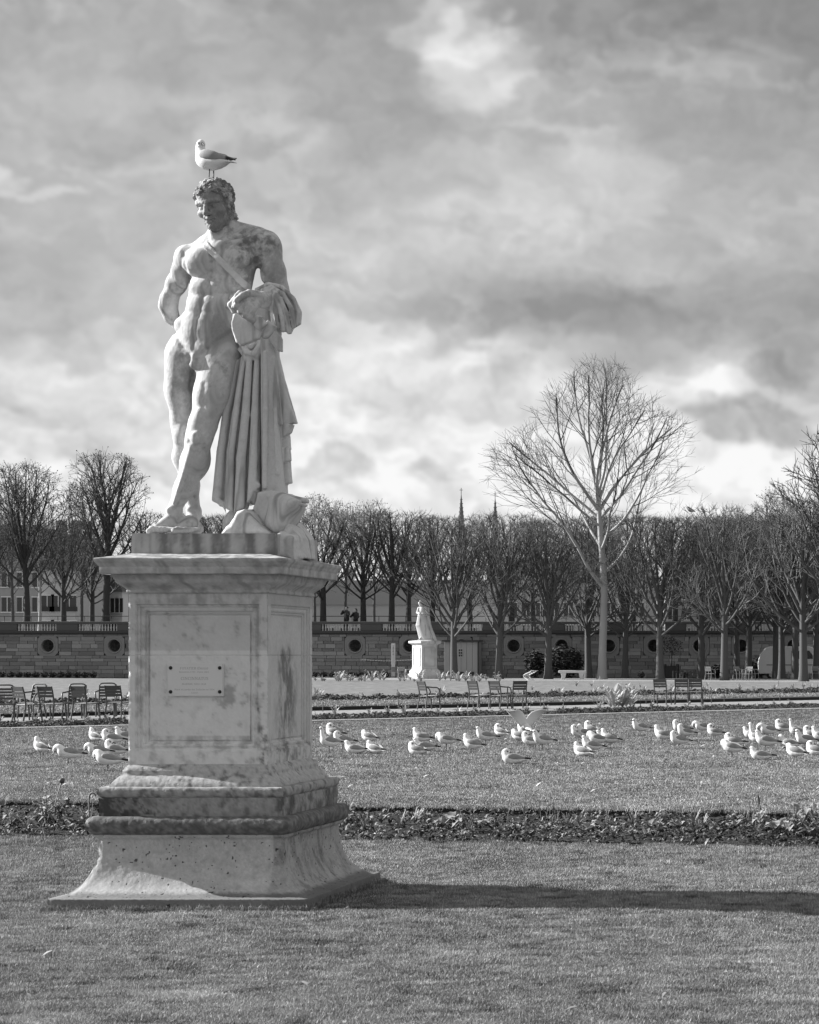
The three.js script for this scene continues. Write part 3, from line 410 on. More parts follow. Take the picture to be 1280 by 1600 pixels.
  const folds = [[372, 566, 355, 640, 346, 706, 339, 776, 6, 0.07], [377, 562, 361, 640, 353, 706, 349, 786, 4.6, 0.04], [381, 560, 369, 645, 361, 706, 358, 792, 5.2, 0.11], [385, 560, 375, 640, 369, 700, 364, 798, 3.8, 0.06], [390, 560, 384, 648, 377, 716, 374, 800, 6.2, 0.12], [396, 560, 390, 630, 387, 706, 384, 796, 3.8, 0.05], [402, 558, 398, 650, 396, 716, 393, 786, 5.4, 0.11], [406, 556, 405, 640, 403, 706, 402, 764, 3.6, 0.05]];
  for (const [a, b, c, d, e, f2, g, h2, r, w] of folds) cc(1.6, [a, b, w - 0.01, r * 0.75], [c, d, w + 0.03, r], [e, f2, w + 0.05, r * 1.12], [g, h2 + 12, w + 0.07, r * 1.35]);
  const poly = (pts, w) => pts.map(([x, y]) => { const p = S(x, y, w); return [p.x, p.y]; });
  const slab = (list, pts, w, half, round, k = 2, tilt = 0) => { const cx = S(pts[0][0], pts[0][1], w).x; list.push([pPoly(poly(pts, w), (x) => -SD + w + (x - cx) * tilt, half, round), K(k)]); };
  slab(cl, [[366, 566], [404, 556], [406, 760], [392, 790], [350, 788], [343, 770], [350, 690]], 0.0, 0.06, 0.03, 4);
  slab(cl, [[410, 520], [424, 514], [433, 600], [437, 690], [443, 772], [412, 772], [411, 690]], 0.1, 0.05, 0.02, 2.5, -0.12);              // flat panel over the stump
  slab(cl, [[424, 540], [433, 548], [443, 592], [462, 661], [436, 663], [428, 600]], 0.05, 0.035, 0.012, 2, -0.2);                        // wing of cloth
  slab(cl, [[436, 660], [459, 664], [455, 676], [438, 690]], 0.03, 0.035, 0.012, 1.5); slab(cl, [[437, 682], [452, 678], [454, 703], [440, 703]], 0.0, 0.035, 0.01, 1.5); slab(cl, [[441, 700], [453, 699], [455, 720], [443, 724]], 0.02, 0.03, 0.01, 1.5); slab(cl, [[442, 716], [453, 720], [456, 755], [444, 757]], -0.01, 0.035, 0.01, 1.5);
  cc(2, [425, 548, 0.12, 3.5], [433, 610, 0.12, 3.5], [440, 662, 0.1, 3]); cc(2, [414, 552, 0.15, 4], [415, 640, 0.16, 4], [414, 760, 0.16, 4]); cc(2, [429, 560, 0.13, 3], [430, 640, 0.15, 3], [434, 740, 0.14, 3]);
  slab(cl, [[390, 474], [430, 470], [440, 506], [434, 556], [404, 562], [384, 548]], -0.03, 0.05, 0.02, 2);          // cloth behind the hand
  cl.push([pPoly(poly([[325, 779], [340, 786], [352, 790], [364, 798], [376, 803], [388, 797], [399, 782], [404, 768], [408, 775], [408, 850], [325, 850]], 0.1), -SD + 0.05, 0.4, 0.01), K(3), true]);
  cc(2, [337, 778, 0.16, 4], [347, 787, 0.17, 4.5], [358, 791, 0.15, 4]);                                            // rolled hem
  cc(2, [396, 736, 0.13, 6], [399, 756, 0.14, 5.5], [392, 768, 0.15, 5]); cc(2, [392, 752, 0.17, 4], [402, 758, 0.16, 5]); cc(2, [398, 768, 0.14, 6], [396, 784, 0.13, 5]);
  // stump behind the cloth
  cc(4, [420, 560, -0.05, 16], [424, 690, -0.03, 19], [428, 800, 0, 24]); cc(4, [358, 790, 0.0, 9], [372, 812, 0.06, 10], [390, 832, 0.06, 16]);
  const cPost = (d, x, y, z) => d + 0.0016 * noise(x * 26, y * 9, z * 26) + 0.001 * noise(x * 60, y * 60, z * 60);
  const cloakGeo = surfaceNets(cl, V(-5.2, 2.39, -SD - 0.3), V(-4.42, 4.22, -SD + 0.38), 0.0062, cPost);

  // sheath and scroll in the hand
  const sh = []; const s2 = (pts, w, half, rd, k, t) => slab(sh, pts, w, half, rd, k, t);
  s2([[369, 486], [400, 494], [409, 516], [406, 529], [378, 541], [372, 536], [364, 517], [363, 505]], 0.29, 0.026, 0.012, 1.5, -0.05);
  s2([[394, 490], [412, 496], [418, 506], [409, 517], [398, 510]], 0.31, 0.022, 0.014, 1.5, -0.05);
  s2([[410, 512], [420, 500], [432, 510], [420, 527], [412, 530]], 0.24, 0.03, 0.012, 1.2, -0.1);
  s2([[419, 527], [432, 514], [440, 529], [440, 549], [433, 548]], 0.17, 0.025, 0.01, 1.2, -0.2);
  const sc = (k, ...j) => { for (let i = 0; i < j.length - 1; i++) sh.push([pCap(S(...j[i].slice(0, 3)), S(...j[i + 1].slice(0, 3)), r_(j[i][3]), r_(j[i + 1][3])), K(k)]); };
  sc(1.5, [375, 457, 0.36, 3.6], [366, 470, 0.37, 4.6], [361, 476, 0.37, 5.2], [366, 486, 0.36, 4]); sc(1, [370, 461, 0.38, 3], [365, 479, 0.39, 3]);
  sc(1.2, [366, 492, 0.29, 2], [364.5, 512, 0.3, 2], [371, 534, 0.3, 2]);
  const sheathGeo = surfaceNets(sh, V(-5.06, 3.5, -SD + 0.06), V(-4.5, 4.2, -SD + 0.5), 0.005, cPost);

  // ploughshare and the rock below it
  const pl = [];
  slab(pl, [[411, 771], [424, 768], [455, 772], [478, 784], [476, 797], [466, 815], [452, 834], [444, 837], [425, 826], [408, 808], [403, 796], [408, 784]], 0.07, 0.16, 0.07, 3, 0.3);
  pl.push([pEll(S(472, 802, 0.27), r_(30), r_(15), r_(24), turnQ(0.55)), K(7), true]); pl.push([pEll(S(407, 792, 0.24), r_(12), r_(34), r_(14), turnQ(-0.25)), K(10), true]);
  pl.push([pCap(S(424, 769, 0.16), S(480, 783, 0.14), r_(4), r_(4)), K(2)]); pl.push([pCap(S(432, 777, 0.2), S(479, 790, 0.17), r_(2.6), r_(2.4)), K(1.5)]); pl.push([pCap(S(421, 776, 0.19), S(440, 806, 0.2), r_(3), r_(2.4)), K(3)]);
  const ploughGeo = surfaceNets(pl, V(-4.98, 2.35, -SD - 0.2), V(-4.4, 2.95, -SD + 0.4), 0.0068, cPost);
  const rk = [];
  slab(rk, [[352, 838], [368, 822], [380, 802], [391, 796], [400, 802], [410, 818], [436, 838]], 0.18, 0.13, 0.03, 4); slab(rk, [[430, 842], [440, 826], [462, 816], [476, 828], [484, 842], [487, 874], [430, 876]], -0.02, 0.2, 0.04, 4, 0.3);
  slab(rk, [[425, 845], [445, 830], [462, 838], [462, 876], [425, 868]], 0.26, 0.12, 0.03, 5, -0.4);
  rk.push([pEll(S(362, 812, 0.1), r_(10), r_(22), r_(12), turnQ(-0.5)), K(6)]);
  const rPost = (d, x, y, z) => d + 0.018 * fbm(x * 7, y * 7, z * 7, 3) + 0.003 * noise(x * 40, y * 40, z * 40);
  const rockGeo = surfaceNets(rk, V(-5.25, 2.2, -SD - 0.35), V(-4.35, 2.72, -SD + 0.48), 0.008, rPost);
  return { handGeo, strapGeo, bodyGeo, headGeo, hairCol, cloakGeo, sheathGeo, ploughGeo, rockGeo };
}
{
  const st = statueParts();
  const root = thing('statue', 'pale marble statue of a nude bearded man leaning beside a draped stump, legs crossed', 'statue', [PC.x, 2.4 + PUP, -SD]);
  const off = (g) => g.translate(-PC.x, -2.4, SD);
  // weathering of the marble: lichen on shoulder, scalp and face, runs on the belly, bird lime
  const pxOf = (x, y, z) => [PPX + FOC * (x + PC.x) / (SD - z), PPY - FOC * (y + 2.4 - PEY) / (SD - z)];
  const spot = (p, x, y, rx, ry) => Math.exp(-(((p[0] - x) / rx) ** 2 + ((p[1] - y) / ry) ** 2));
  const tone = (hair) => (x, y, z, i) => {
    const big = fbm(x * 3, y * 2, z * 3, 4), fine = grainy(x, y, z), run = fbm(x * 17 + z * 17, y * 1.9, 2, 4) + 0.1 * fine, c = crust(x, y, z, 9), p = pxOf(x, y, z);
    const sp = crust(x, y * 0.75, z, 19), md = fbm(x * 8, y * 5, z * 8, 4); let v = 0.57 + 0.07 * big + 0.12 * fine;
    const sh = spot(p, 398, 386, 38, 30), be = spot(p, 330, 500, 36, 60), fa = spot(p, 338, 326, 28, 42), th = spot(p, 290, 590, 30, 60), hd = spot(p, 388, 425, 30, 45), kn = spot(p, 330, 640, 26, 50), ar = spot(p, 428, 412, 22, 44);
    let dark = Math.max(0.5 * sstep(0.0, 0.5, run + 0.3 * md), 0.3 * sstep(-0.05, 0.55, sp + 0.3 * md), 0.66 * sstep(-0.05, 0.5, sp + 0.5 * md + 0.55 * sh - 0.1) * sstep(0.1, 0.5, sh), 0.48 * sstep(0.1, 0.5, run + 0.5 * be - 0.12), 0.55 * sstep(-0.1, 0.5, sp + 0.75 * fa - 0.1), 0.4 * sstep(0.1, 0.55, sp + 0.5 * hd), 0.36 * sstep(0.1, 0.6, sp + 0.45 * th), 0.3 * sstep(0.15, 0.55, run + 0.45 * kn), 0.34 * sstep(0, 0.5, sp + 0.6 * ar));
    if (hair) { const hh = hair[i]; dark = Math.max(dark, hh * 0.78 * sstep(-0.4, 0.15, crust(x, y, z, 18))); const lime = sstep(0.18, 0.26, fbm(x * 34 + z * 20, y * 7, z * 9, 3)) * hh; dark *= 1 - 0.85 * lime; }
    return Math.max(0.05, v * (1 - dark));
  };
  const clothTone = (x, y, z) => {  const big = fbm(x * 3, y * 2, z * 3 + 9, 4), fine = grainy(x, y, z), run = fbm(x * 22 + z * 22, y * 1.6, 5, 4) + 0.1 * fine, c = crust(x, y, z, 8); return Math.max(0.06, (0.64 + 0.1 * big + 0.1 * fine) * (1 - Math.max(0.48 * sstep(0.0, 0.4, run), 0.3 * sstep(0.14, 0.5, c)))); };
  const slabTone = (x, y, z) => { const fine = grainy(x, y, z), run = fbm(x * 11 + z * 11, y * 1.2, 5, 4) + 0.1 * fine, c = crust(x, y, z, 6); return Math.max(0.07, (0.46 + 0.07 * fine) * (1 - 0.62 * sstep(-0.2, 0.25, run + 0.3 * c))); };
  const body = mergeGeometries([paint(off(st.bodyGeo), tone(null)), paint(off(st.headGeo), tone(st.hairCol)), paint(off(st.handGeo), tone(null))]);
  mesh('figure', body, stoneMat, root);
  mesh('strap', paint(off(st.strapGeo), (x, y, z) => 0.62 + 0.06 * grainy(x, y, z)), stoneMat, root);
  mesh('cloak', paint(off(st.cloakGeo), clothTone), stoneMat, root);
  mesh('sheath', paint(off(st.sheathGeo), clothTone), stoneMat, root);
  mesh('ploughshare', paint(off(st.ploughGeo), (x, y, z) => clothTone(x, y, z) * 0.95), stoneMat, root);
  mesh('rock', paint(off(st.rockGeo), clothTone), roughStoneMat, root);
  // slab under the feet
  const q = 0.446, w0 = P0(206, 834, SD - q).x - PC.x, w1 = P0(430, 834, SD - q).x - PC.x, yt = P0(206, 833.5, SD - q).y - 2.4, yb = P0(206, 868, SD - q).y - 2.4;
  const g = new RoundedBoxGeometry(w1 - w0, yt - yb, 2 * q - 0.06, 3, 0.008); const g2 = new THREE.BoxGeometry(w1 - w0, yt - yb, 2 * q, 70, 10, 50);
  { const p = g2.attributes.position; for (let i = 0; i < p.count; i++) { const w = wearAt(p.getX(i), p.getY(i), p.getZ(i), 0.006); p.setXYZ(i, p.getX(i) + w[0], p.getY(i) + w[1] * 0.5, p.getZ(i) + w[2]); } }
  g2.translate((w0 + w1) / 2, (yt + yb) / 2, 0); const g3 = toCreasedNormals(g2, 0.6), u3 = g3.attributes.uv, p3 = g3.attributes.position; for (let i = 0; i < u3.count; i++) u3.setXY(i, p3.getX(i) + p3.getZ(i) * 0.7, p3.getY(i) + p3.getZ(i) * 0.7); mesh('slab', paint(g3, slabTone), stoneMat, root);
}

// ---------------------------------------------------------------- ground, lawns, beds, paths
const grassTex = noiseTexture(1024, (u, v) => 0.62 + 0.5 * tileNoise(u, v, 6, 4, 4) * 0.5 + 0.75 * tileNoise(u, v, 60, 11, 3), 1, true);
const soilTex = noiseTexture(512, (u, v) => 0.6 + 0.8 * tileNoise(u, v, 24, 14, 5), 1, true);
const gritTex = noiseTexture(512, (u, v) => 0.75 + 0.35 * tileNoise(u, v, 30, 5, 4), 1, true);
const rep = (t, n) => { const c = t.clone(); c.repeat.set(n, n); c.needsUpdate = true; return c; };
const lawnMat = grey(0.085, 1, { map: rep(grassTex, 0.45), bumpMap: rep(grassTex, 0.45), bumpScale: 0.03 });
const farLawnMat = grey(0.1, 1, { map: rep(grassTex, 0.12), bumpMap: rep(grassTex, 0.12), bumpScale: 0.05 });
const soilMat = grey(0.045, 1, { map: rep(soilTex, 0.8), bumpMap: rep(soilTex, 0.8), bumpScale: 0.05 });
const pathMat = grey(0.48, 1, { map: rep(gritTex, 0.5) });
const kerbMat = grey(0.5, 0.9, { map: rep(gritTex, 1) });
const edgeMat = grey(0.025, 1);
// a sheet between two image lines lying on the ground; each line: [y at x = -100, y at x = 1400]
const lineY = (l, px) => lerp(l[0], l[1], px / 1280);
function sheet(name, near, far, y, mat, o = {}) {
  const xs = o.xs ?? [-260, 1560], N = o.n ?? 24, M = o.m ?? 1, pos = [], uv = [], idx = [];
  for (let j = 0; j <= M; j++) for (let i = 0; i <= N; i++) {
    const px = lerp(xs[0], xs[1], i / N), a = G(px, near(px), y), b = G(px, far(px), y), p = a.lerp(b, j / M); if (o.bump) p.y += o.bump(p.x, p.z); pos.push(p.x, p.y, p.z); uv.push(p.x, -p.z);
  }
  for (let j = 0; j < M; j++) for (let i = 0; i < N; i++) { const a = j * (N + 1) + i, b = a + N + 1; idx.push(a, a + 1, b, a + 1, b + 1, b); }
  const g = new THREE.BufferGeometry(); g.setAttribute('position', new THREE.Float32BufferAttribute(pos, 3)); g.setAttribute('uv', new THREE.Float32BufferAttribute(uv, 2)); g.setIndex(idx); g.computeVertexNormals();
  return struct(name, g, mat);
}
const LN = (a, b) => (px) => lerp(a, b, px / 1280);
const wob = (f, amp, k) => (px) => f(px) + amp * fbm(px / 37, k, 2, 3);
const bedFront = (px) => LN(1306, 1325)(px) + 5 * fbm(px / 37, 1, 2, 5), bedBack = wob(LN(1253, 1272), 0.8, 5);
const lawnFar = LN(1138, 1107), rowFar = LN(1128, 1099), walkFar = LN(1121, 1093.5), stripFar = LN(1103, 1083), row2Far = LN(1097, 1077.5), lawn3Far = LN(1059, 1066), walk2Far = LN(1057.5, 1061);
{
  const g = new THREE.PlaneGeometry(2400, 2400, 1, 1).rotateX(-Math.PI / 2); const u = g.attributes.uv, p = g.attributes.position; for (let i = 0; i < u.count; i++) u.setXY(i, p.getX(i), -p.getZ(i)); g.translate(0, -0.03, -900);
  struct('ground', g, grey(0.17, 1, { map: rep(grassTex, 0.2) }));
}
const swell = (x, z) => 0.016 * fbm(x * 0.6, z * 0.6, 1, 3) + 0.012 * fbm(x * 3, z * 3, 6, 2);
sheet('lawn', LN(1900, 1900), bedFront, 0, lawnMat, { xs: [-700, 1900], n: 120, m: 60, bump: (x, z) => swell(x, z) });
sheet('flower_bed', (px) => bedFront(px) + 1.5, (px) => bedBack(px) - 3, -0.015, soilMat, { n: 420, m: 70, bump: (x, z) => 0.05 * fbm(x * 5, z * 5, 3, 5) + 0.02 });
const L2Y = 0.05;                                                               // the second lawn stands a hand's width proud of the bed
sheet('lawn', bedBack, lawnFar, L2Y, lawnMat, { n: 160, m: 40, bump: (x, z) => 0.6 * swell(x, z) });
{ // cut edge of that lawn above the bed
  const N = 400, pos = [], idx = []; for (let i = 0; i <= N; i++) { const px = lerp(-260, 1560, i / N), p = G(px, bedBack(px), L2Y); pos.push(p.x, L2Y + 0.004, p.z, p.x, -0.06, p.z + 0.012); }
  for (let i = 0; i < N; i++) { const a = i * 2; idx.push(a, a + 1, a + 2, a + 2, a + 1, a + 3); }
  const g = new THREE.BufferGeometry(); g.setAttribute('position', new THREE.Float32BufferAttribute(pos, 3)); g.setIndex(idx); g.computeVertexNormals(); struct('turf_edge', g, edgeMat);
}
const off = (f, d) => (px) => f(px) + d;
sheet('kerb', lawnFar, off(lawnFar, -1.3), L2Y + 0.012, kerbMat);
sheet('flower_border', off(lawnFar, -1.1), rowFar, 0.03, soilMat, { n: 300, m: 10, bump: (x, z) => 0.06 * fbm(x * 3, z * 3, 7, 4) });
sheet('gravel_path', off(rowFar, 0.3), walkFar, 0.034, pathMat);
{ // raised strip of lawn behind the path, with its dark cut side
  const y = 0.14, N = 100, pos = [], idx = []; for (let i = 0; i <= N; i++) { const px = lerp(-260, 1560, i / N), p = G(px, walkFar(px), 0.034); pos.push(p.x, y, p.z, p.x, 0, p.z); }
  for (let i = 0; i < N; i++) { const a = i * 2; idx.push(a, a + 1, a + 2, a + 2, a + 1, a + 3); }
  const g = new THREE.BufferGeometry(); g.setAttribute('position', new THREE.Float32BufferAttribute(pos, 3)); g.setIndex(idx); g.computeVertexNormals(); struct('turf_edge', g, edgeMat);
  // top of the strip starts at the same foot line
  const near = (px) => { const p = G(px, walkFar(px), 0.034); return PPY + FOC * (EYE - y) / -p.z; };
  sheet('lawn', near, (px) => stripFar(px), y, farLawnMat);
  sheet('flower_border', (px) => stripFar(px) + 0.3, row2Far, y + 0.004, soilMat, { n: 300, m: 6, bump: (x, z) => 0.06 * fbm(x * 2, z * 2, 9, 4) });
  sheet('sand_court', off(row2Far, 0.2), lawn3Far, 0.12, grey(0.29, 1, { map: rep(gritTex, 0.11), bumpMap: rep(gritTex, 0.11), bumpScale: 0.04 }));
}
sheet('gravel_path', off(lawn3Far, 0.1), (px) => Math.min(lawn3Far(px) - 0.5, walk2Far(px)), 0.124, pathMat, { xs: [380, 1560] });

const leafDark = (() => { const m = new THREE.MeshStandardMaterial({ roughness: 0.7, side: THREE.DoubleSide }); m.color.setRGB(0.045, 0.045, 0.045); return m; })();

// ---------------------------------------------------------------- grass blades: tufts spread over the two near lawns
function tuftGeo(seed, n, h, spread, w) {
  const r = rng(seed), pos = [], idx = [];
  for (let i = 0; i < n; i++) {
    const a = r() * 6.283, d = Math.sqrt(r()) * spread, x = Math.cos(a) * d, z = Math.sin(a) * d, b = r() * 6.283, L = h * (0.5 + r() * 0.7), lean = 0.1 + r() * 0.6, dx = Math.cos(b), dz = Math.sin(b), s = pos.length / 3, ww = w * (0.7 + r() * 0.6), px = -dz * ww, pz = dx * ww;
    pos.push(x - px, -0.004, z - pz, x + px, -0.004, z + pz, x + dx * L * lean * 0.35 - px * 0.8, L * 0.6, z + dz * L * lean * 0.35 - pz * 0.8, x + dx * L * lean * 0.35 + px * 0.8, L * 0.6, z + dz * L * lean * 0.35 + pz * 0.8, x + dx * L * lean, L * (1 - lean * 0.28), z + dz * L * lean);
    idx.push(s, s + 1, s + 2, s + 2, s + 1, s + 3, s + 2, s + 3, s + 4);
  }
  const g = new THREE.BufferGeometry(); g.setAttribute('position', new THREE.Float32BufferAttribute(pos, 3)); g.setIndex(idx); g.computeVertexNormals(); return g;
}
const bladeMat = new THREE.MeshPhysicalMaterial({ roughness: 0.75, side: THREE.DoubleSide, transmission: 0.15, thickness: 0 }); bladeMat.color.setRGB(0.335, 0.335, 0.335);
function scatterGrass(seed, count, pick, geo, label, smin, smax, tone = 1) {
  const m = new THREE.InstancedMesh(geo, bladeMat, count), r = rng(seed), q = new THREE.Object3D(), c = new THREE.Color(); let k = 0;
  for (let t = 0; t < count * 3 && k < count; t++) {
    const p = pick(r); if (!p) continue; if (fbm(p[0] * 9, p[2] * 13, 12, 3) < -0.1 && r() < 0.75) continue; q.position.set(p[0], p[1], p[2]); q.rotation.set((r() - 0.5) * 0.3, r() * 6.283, (r() - 0.5) * 0.3); const s = lerp(smin, smax, r()) * (1 + 0.35 * fbm(p[0] * 1.6, p[2] * 1.6, 5, 3)); q.scale.set(s, s * (0.75 + 0.5 * r()), s); q.updateMatrix(); m.setMatrixAt(k, q.matrix);
    const patch = fbm(p[0] * 0.7, p[2] * 0.7, 2, 3), dry = r(); const v = clamp(tone * (0.78 + 0.5 * patch + 0.9 * fbm(p[0] * 7, p[2] * 11, 4, 3) + (dry > 0.9 ? 0.9 : 0) + (r() - 0.5) * 0.8 - 0.45 * sstep(0.12, 0.3, fbm(p[0] * 3.1, p[2] * 5.2, 31, 4)) + 0.35 * sstep(0.15, 0.35, fbm(p[0] * 2.3, p[2] * 4, 47, 4))), 0.12, 2.0); c.setRGB(v, v, v); m.setColorAt(k, c); k++;
  }
  m.count = k; m.name = numbered('grass'); m.castShadow = m.receiveShadow = true; scene.add(m); m.userData = { kind: 'stuff', label, category: 'grass' }; return m;
}
{
  const inPed = (x, z) => Math.abs(x - PC.x) < 0.83 && Math.abs(z + PC.d) < 0.83;
  // near lawn, denser toward the viewer: pick by picture row, which spreads tufts evenly over the picture
  const pickA = (r) => { const py = 1300 + 330 * Math.pow(r(), 0.8), px = -60 + 1400 * r(), p = G(px, py, 0); if (py < bedFront(px) - 1) return null; if (inPed(p.x, p.z)) return null; return [p.x, swell(p.x, p.z), p.z]; };
  scatterGrass(5, 330000, pickA, tuftGeo(3, 10, 0.02, 0.032, 0.0014), 'short mown grass of the lawn around the pedestal', 0.7, 1.25, 1);
  scatterGrass(15, 30000, (r) => { const py = 1303 + 330 * r(), px = -60 + 1400 * r(), p = G(px, py, 0); if (py < bedFront(px) - 1 || inPed(p.x, p.z) || fbm(p.x * 2.2, p.z * 2.2, 8, 3) < 0.02) return null; return [p.x, swell(p.x, p.z), p.z]; }, tuftGeo(4, 8, 0.03, 0.04, 0.0016), 'longer grass tufts in the lawn around the pedestal', 0.7, 1.1, 1);
  const pickB = (r) => { const px = -40 + 1360 * r(), t = Math.pow(r(), 0.75), py = lerp(lawnFar(px), bedBack(px), t), p = G(px, py, L2Y); return [p.x, L2Y + 0.6 * swell(p.x, p.z), p.z]; };
  scatterGrass(6, 190000, pickB, tuftGeo(7, 10, 0.02, 0.055, 0.0026), 'short mown grass of the lawn where gulls rest', 0.8, 1.5, 1.1);
  // grass left long against the pedestal's foot
  const ring = (r) => { const t = (r() - 0.5) * 1.72, o = 0.845 + r() * r() * 0.05; return r() < 0.5 ? [PC.x + t, 0, -PC.d + o] : r() < 0.7 ? [PC.x + o, 0, -PC.d + t] : [PC.x - o, 0, -PC.d + t]; };
  scatterGrass(21, 2600, ring, tuftGeo(9, 8, 0.042, 0.03, 0.0016), 'longer grass against the foot of the tall pedestal', 0.6, 1.2, 0.85);
  // the far lawns
  const pickC = (r) => { const px = -20 + 1320 * r(), t = r(); const py = lerp(stripFar(px), walkFar(px) - 6, t), p = G(px, py, 0.14); return [p.x, 0.14, p.z]; };
  scatterGrass(8, 50000, pickC, tuftGeo(17, 9, 0.03, 0.14, 0.006), 'short grass of the raised lawn strip behind the path', 1, 1.8, 1.1);
}

// ---------------------------------------------------------------- bare trees: branches grow toward points spread through the crown
function branchGeo(segs) { // segs: [ax,ay,az,bx,by,bz,ra,rb,sides]
  const pos = [], nor = [], idx = [];
  const d = V(0, 0, 0), u = V(0, 0, 0), v = V(0, 0, 0);
  for (const [ax, ay, az, bx_, by, bz, ra, rb2, n] of segs) {
    d.set(bx_ - ax, by - ay, bz - az).normalize(); u.set(Math.abs(d.y) < 0.9 ? 0 : 1, Math.abs(d.y) < 0.9 ? 1 : 0, 0).cross(d).normalize(); v.copy(d).cross(u);
    const s = pos.length / 3;
    for (let i = 0; i < n; i++) { const a = i / n * 6.28318, cx = u.x * Math.cos(a) + v.x * Math.sin(a), cy = u.y * Math.cos(a) + v.y * Math.sin(a), cz = u.z * Math.cos(a) + v.z * Math.sin(a); pos.push(ax + cx * ra, ay + cy * ra, az + cz * ra, bx_ + cx * rb2, by + cy * rb2, bz + cz * rb2); nor.push(cx, cy, cz, cx, cy, cz); }
    for (let i = 0; i < n; i++) { const a = s + i * 2, b = s + ((i + 1) % n) * 2; idx.push(a, b, a + 1, b, b + 1, a + 1); }
  }
  const g = new THREE.BufferGeometry(); g.setAttribute('position', new THREE.Float32BufferAttribute(pos, 3)); g.setAttribute('normal', new THREE.Float32BufferAttribute(nor, 3)); g.setIndex(idx); return g;
}
// a tree by repeated forking: every bough runs nearly straight, bends a little upward and sends out lighter boughs
function growTree(o) {
  const r = rng(o.seed), trunk = [], limb = [], twig = [], leaves = [], rot = (d, ang, az) => { const u = V(Math.abs(d.y) < 0.95 ? 0 : 1, Math.abs(d.y) < 0.95 ? 1 : 0, 0).cross(d).normalize(), v = d.clone().cross(u); return d.clone().multiplyScalar(Math.cos(ang)).addScaledVector(u, Math.sin(ang) * Math.cos(az)).addScaledVector(v, Math.sin(ang) * Math.sin(az)).normalize(); };
  let cur = 0; const sides = (q) => q > 0.1 ? 8 : q > 0.04 ? 5 : 3;
  function bough(p, d, len, r0, lev) {
    const n = Math.max(2, Math.round(len / (lev < 2 ? 0.55 : lev === 2 ? 0.42 : 0.36))), st = len / n; let q = p.clone(), dir = d.clone(), az = r() * 6.28, stop = false; const spec = o.levels[lev], r1 = Math.max(o.twig, r0 * spec.end);
    for (let i = 0; i < n && !stop; i++) {
      const t0 = i / n, t1 = (i + 1) / n; dir.x += (r() - 0.5) * spec.wob; dir.z += (r() - 0.5) * spec.wob; dir.y += (r() - 0.5) * spec.wob * 0.6 + spec.up * st; dir.normalize();
      const e = q.clone().addScaledVector(dir, st); if (!o.inside(e)) { stop = true; const k = o.stub; for (let m = 0; m < k; m++) { const f = rot(dir, 0.35 + r() * 0.7, r() * 6.28), l = o.stubLen * (0.4 + r()); const w = q.clone().addScaledVector(f, l); twig.push([q.x, q.y, q.z, w.x, w.y, w.z, o.twig, o.twig * 0.6, 3]); if (o.leaf && r() < o.leaf) leaves.push([w.x, w.y, w.z]); } break; }
      const ra = lerp(r0, r1, t0), rb2 = lerp(r0, r1, t1); (rb2 > o.limbR ? (limb[cur] ??= []) : twig).push([q.x, q.y, q.z, e.x, e.y, e.z, ra, rb2, sides(rb2)]);
      if (lev < o.levels.length - 1 && t1 > spec.from) { let m = spec.kids * st; m = Math.floor(m) + (r() < m % 1 ? 1 : 0); for (let k = 0; k < m; k++) { az += 2.4 + (r() - 0.5); const nx = o.levels[lev + 1], L = len * nx.len * (1.15 - 0.6 * t1) * (0.7 + 0.6 * r()); if (L > 0.2) bough(e, rot(dir, nx.ang * (0.7 + 0.6 * r()), az), L, Math.max(o.twig, rb2 * nx.r), lev + 1); } }
      q = e;
    }
    if (!stop && lev >= o.levels.length - 2) { for (let m = 0; m < 2; m++) { const f = rot(dir, 0.2 + r() * 0.5, r() * 6.28), l = o.stubLen * (0.5 + r()); const w = q.clone().addScaledVector(f, l); twig.push([q.x, q.y, q.z, w.x, w.y, w.z, o.twig, o.twig * 0.5, 3]); if (o.leaf && r() < o.leaf) leaves.push([w.x, w.y, w.z]); } }
  }
  let q = V(0, -0.1, 0), dir = V(o.lean ?? 0, 1, 0).normalize(); const N = Math.round(o.height / 0.5);
  for (let i = 0; i < N; i++) { const t = i / N; dir.x += (r() - 0.5) * o.sway; dir.z += (r() - 0.5) * o.sway; dir.y += 0.05; dir.normalize(); const e = q.clone().addScaledVector(dir, 0.5), ra = o.trunkR * (lerp(1, o.top, t) + 0.55 * Math.exp(-i * 1.3)), rb2 = o.trunkR * (lerp(1, o.top, t + 1 / N) + 0.55 * Math.exp(-(i + 1) * 1.3)); trunk.push([q.x, q.y, q.z, e.x, e.y, e.z, ra, rb2, 10]); q = e; for (const l of o.limbs) if (l.y > i * 0.5 && l.y <= (i + 1) * 0.5) { cur = o.limbs.indexOf(l); bough(e, V(Math.cos(l.az) * Math.sin(l.ang), Math.cos(l.ang), Math.sin(l.az) * Math.sin(l.ang)), l.len, l.r, 0); } }
  return { trunk: branchGeo(trunk), limb: o.apart ? limb.filter(Boolean).map(branchGeo) : limb.length ? [branchGeo(limb.flat().filter(Boolean))] : [], crown: branchGeo(twig), leaves };
}
const barkTex = noiseTexture(256, (u, v) => 0.62 + 0.7 * tileNoise(u, v, 14, 31, 4), 1, true);
const darkBark = grey(0.05, 0.95), midBark = grey(0.09, 0.95), paleBark = grey(0.36, 0.85), twigMat = grey(0.085, 0.95), twigMat2 = grey(0.13, 0.95);
function placeTree(name, v, pos, scale, turn, label, group, bark = darkBark, twig = twigMat) {
  const t = thing(name, label, 'tree', pos, turn, group); t.scale.set(...(Array.isArray(scale) ? scale : [scale, scale, scale])); mesh('trunk', v.trunk, bark, t); for (const g of v.limb) mesh('limb', g, bark, t); mesh('crown', v.crown, twig, t); if (v.leafGeo) mesh('last_leaves', v.leafGeo, twigMat, t); return t;
}
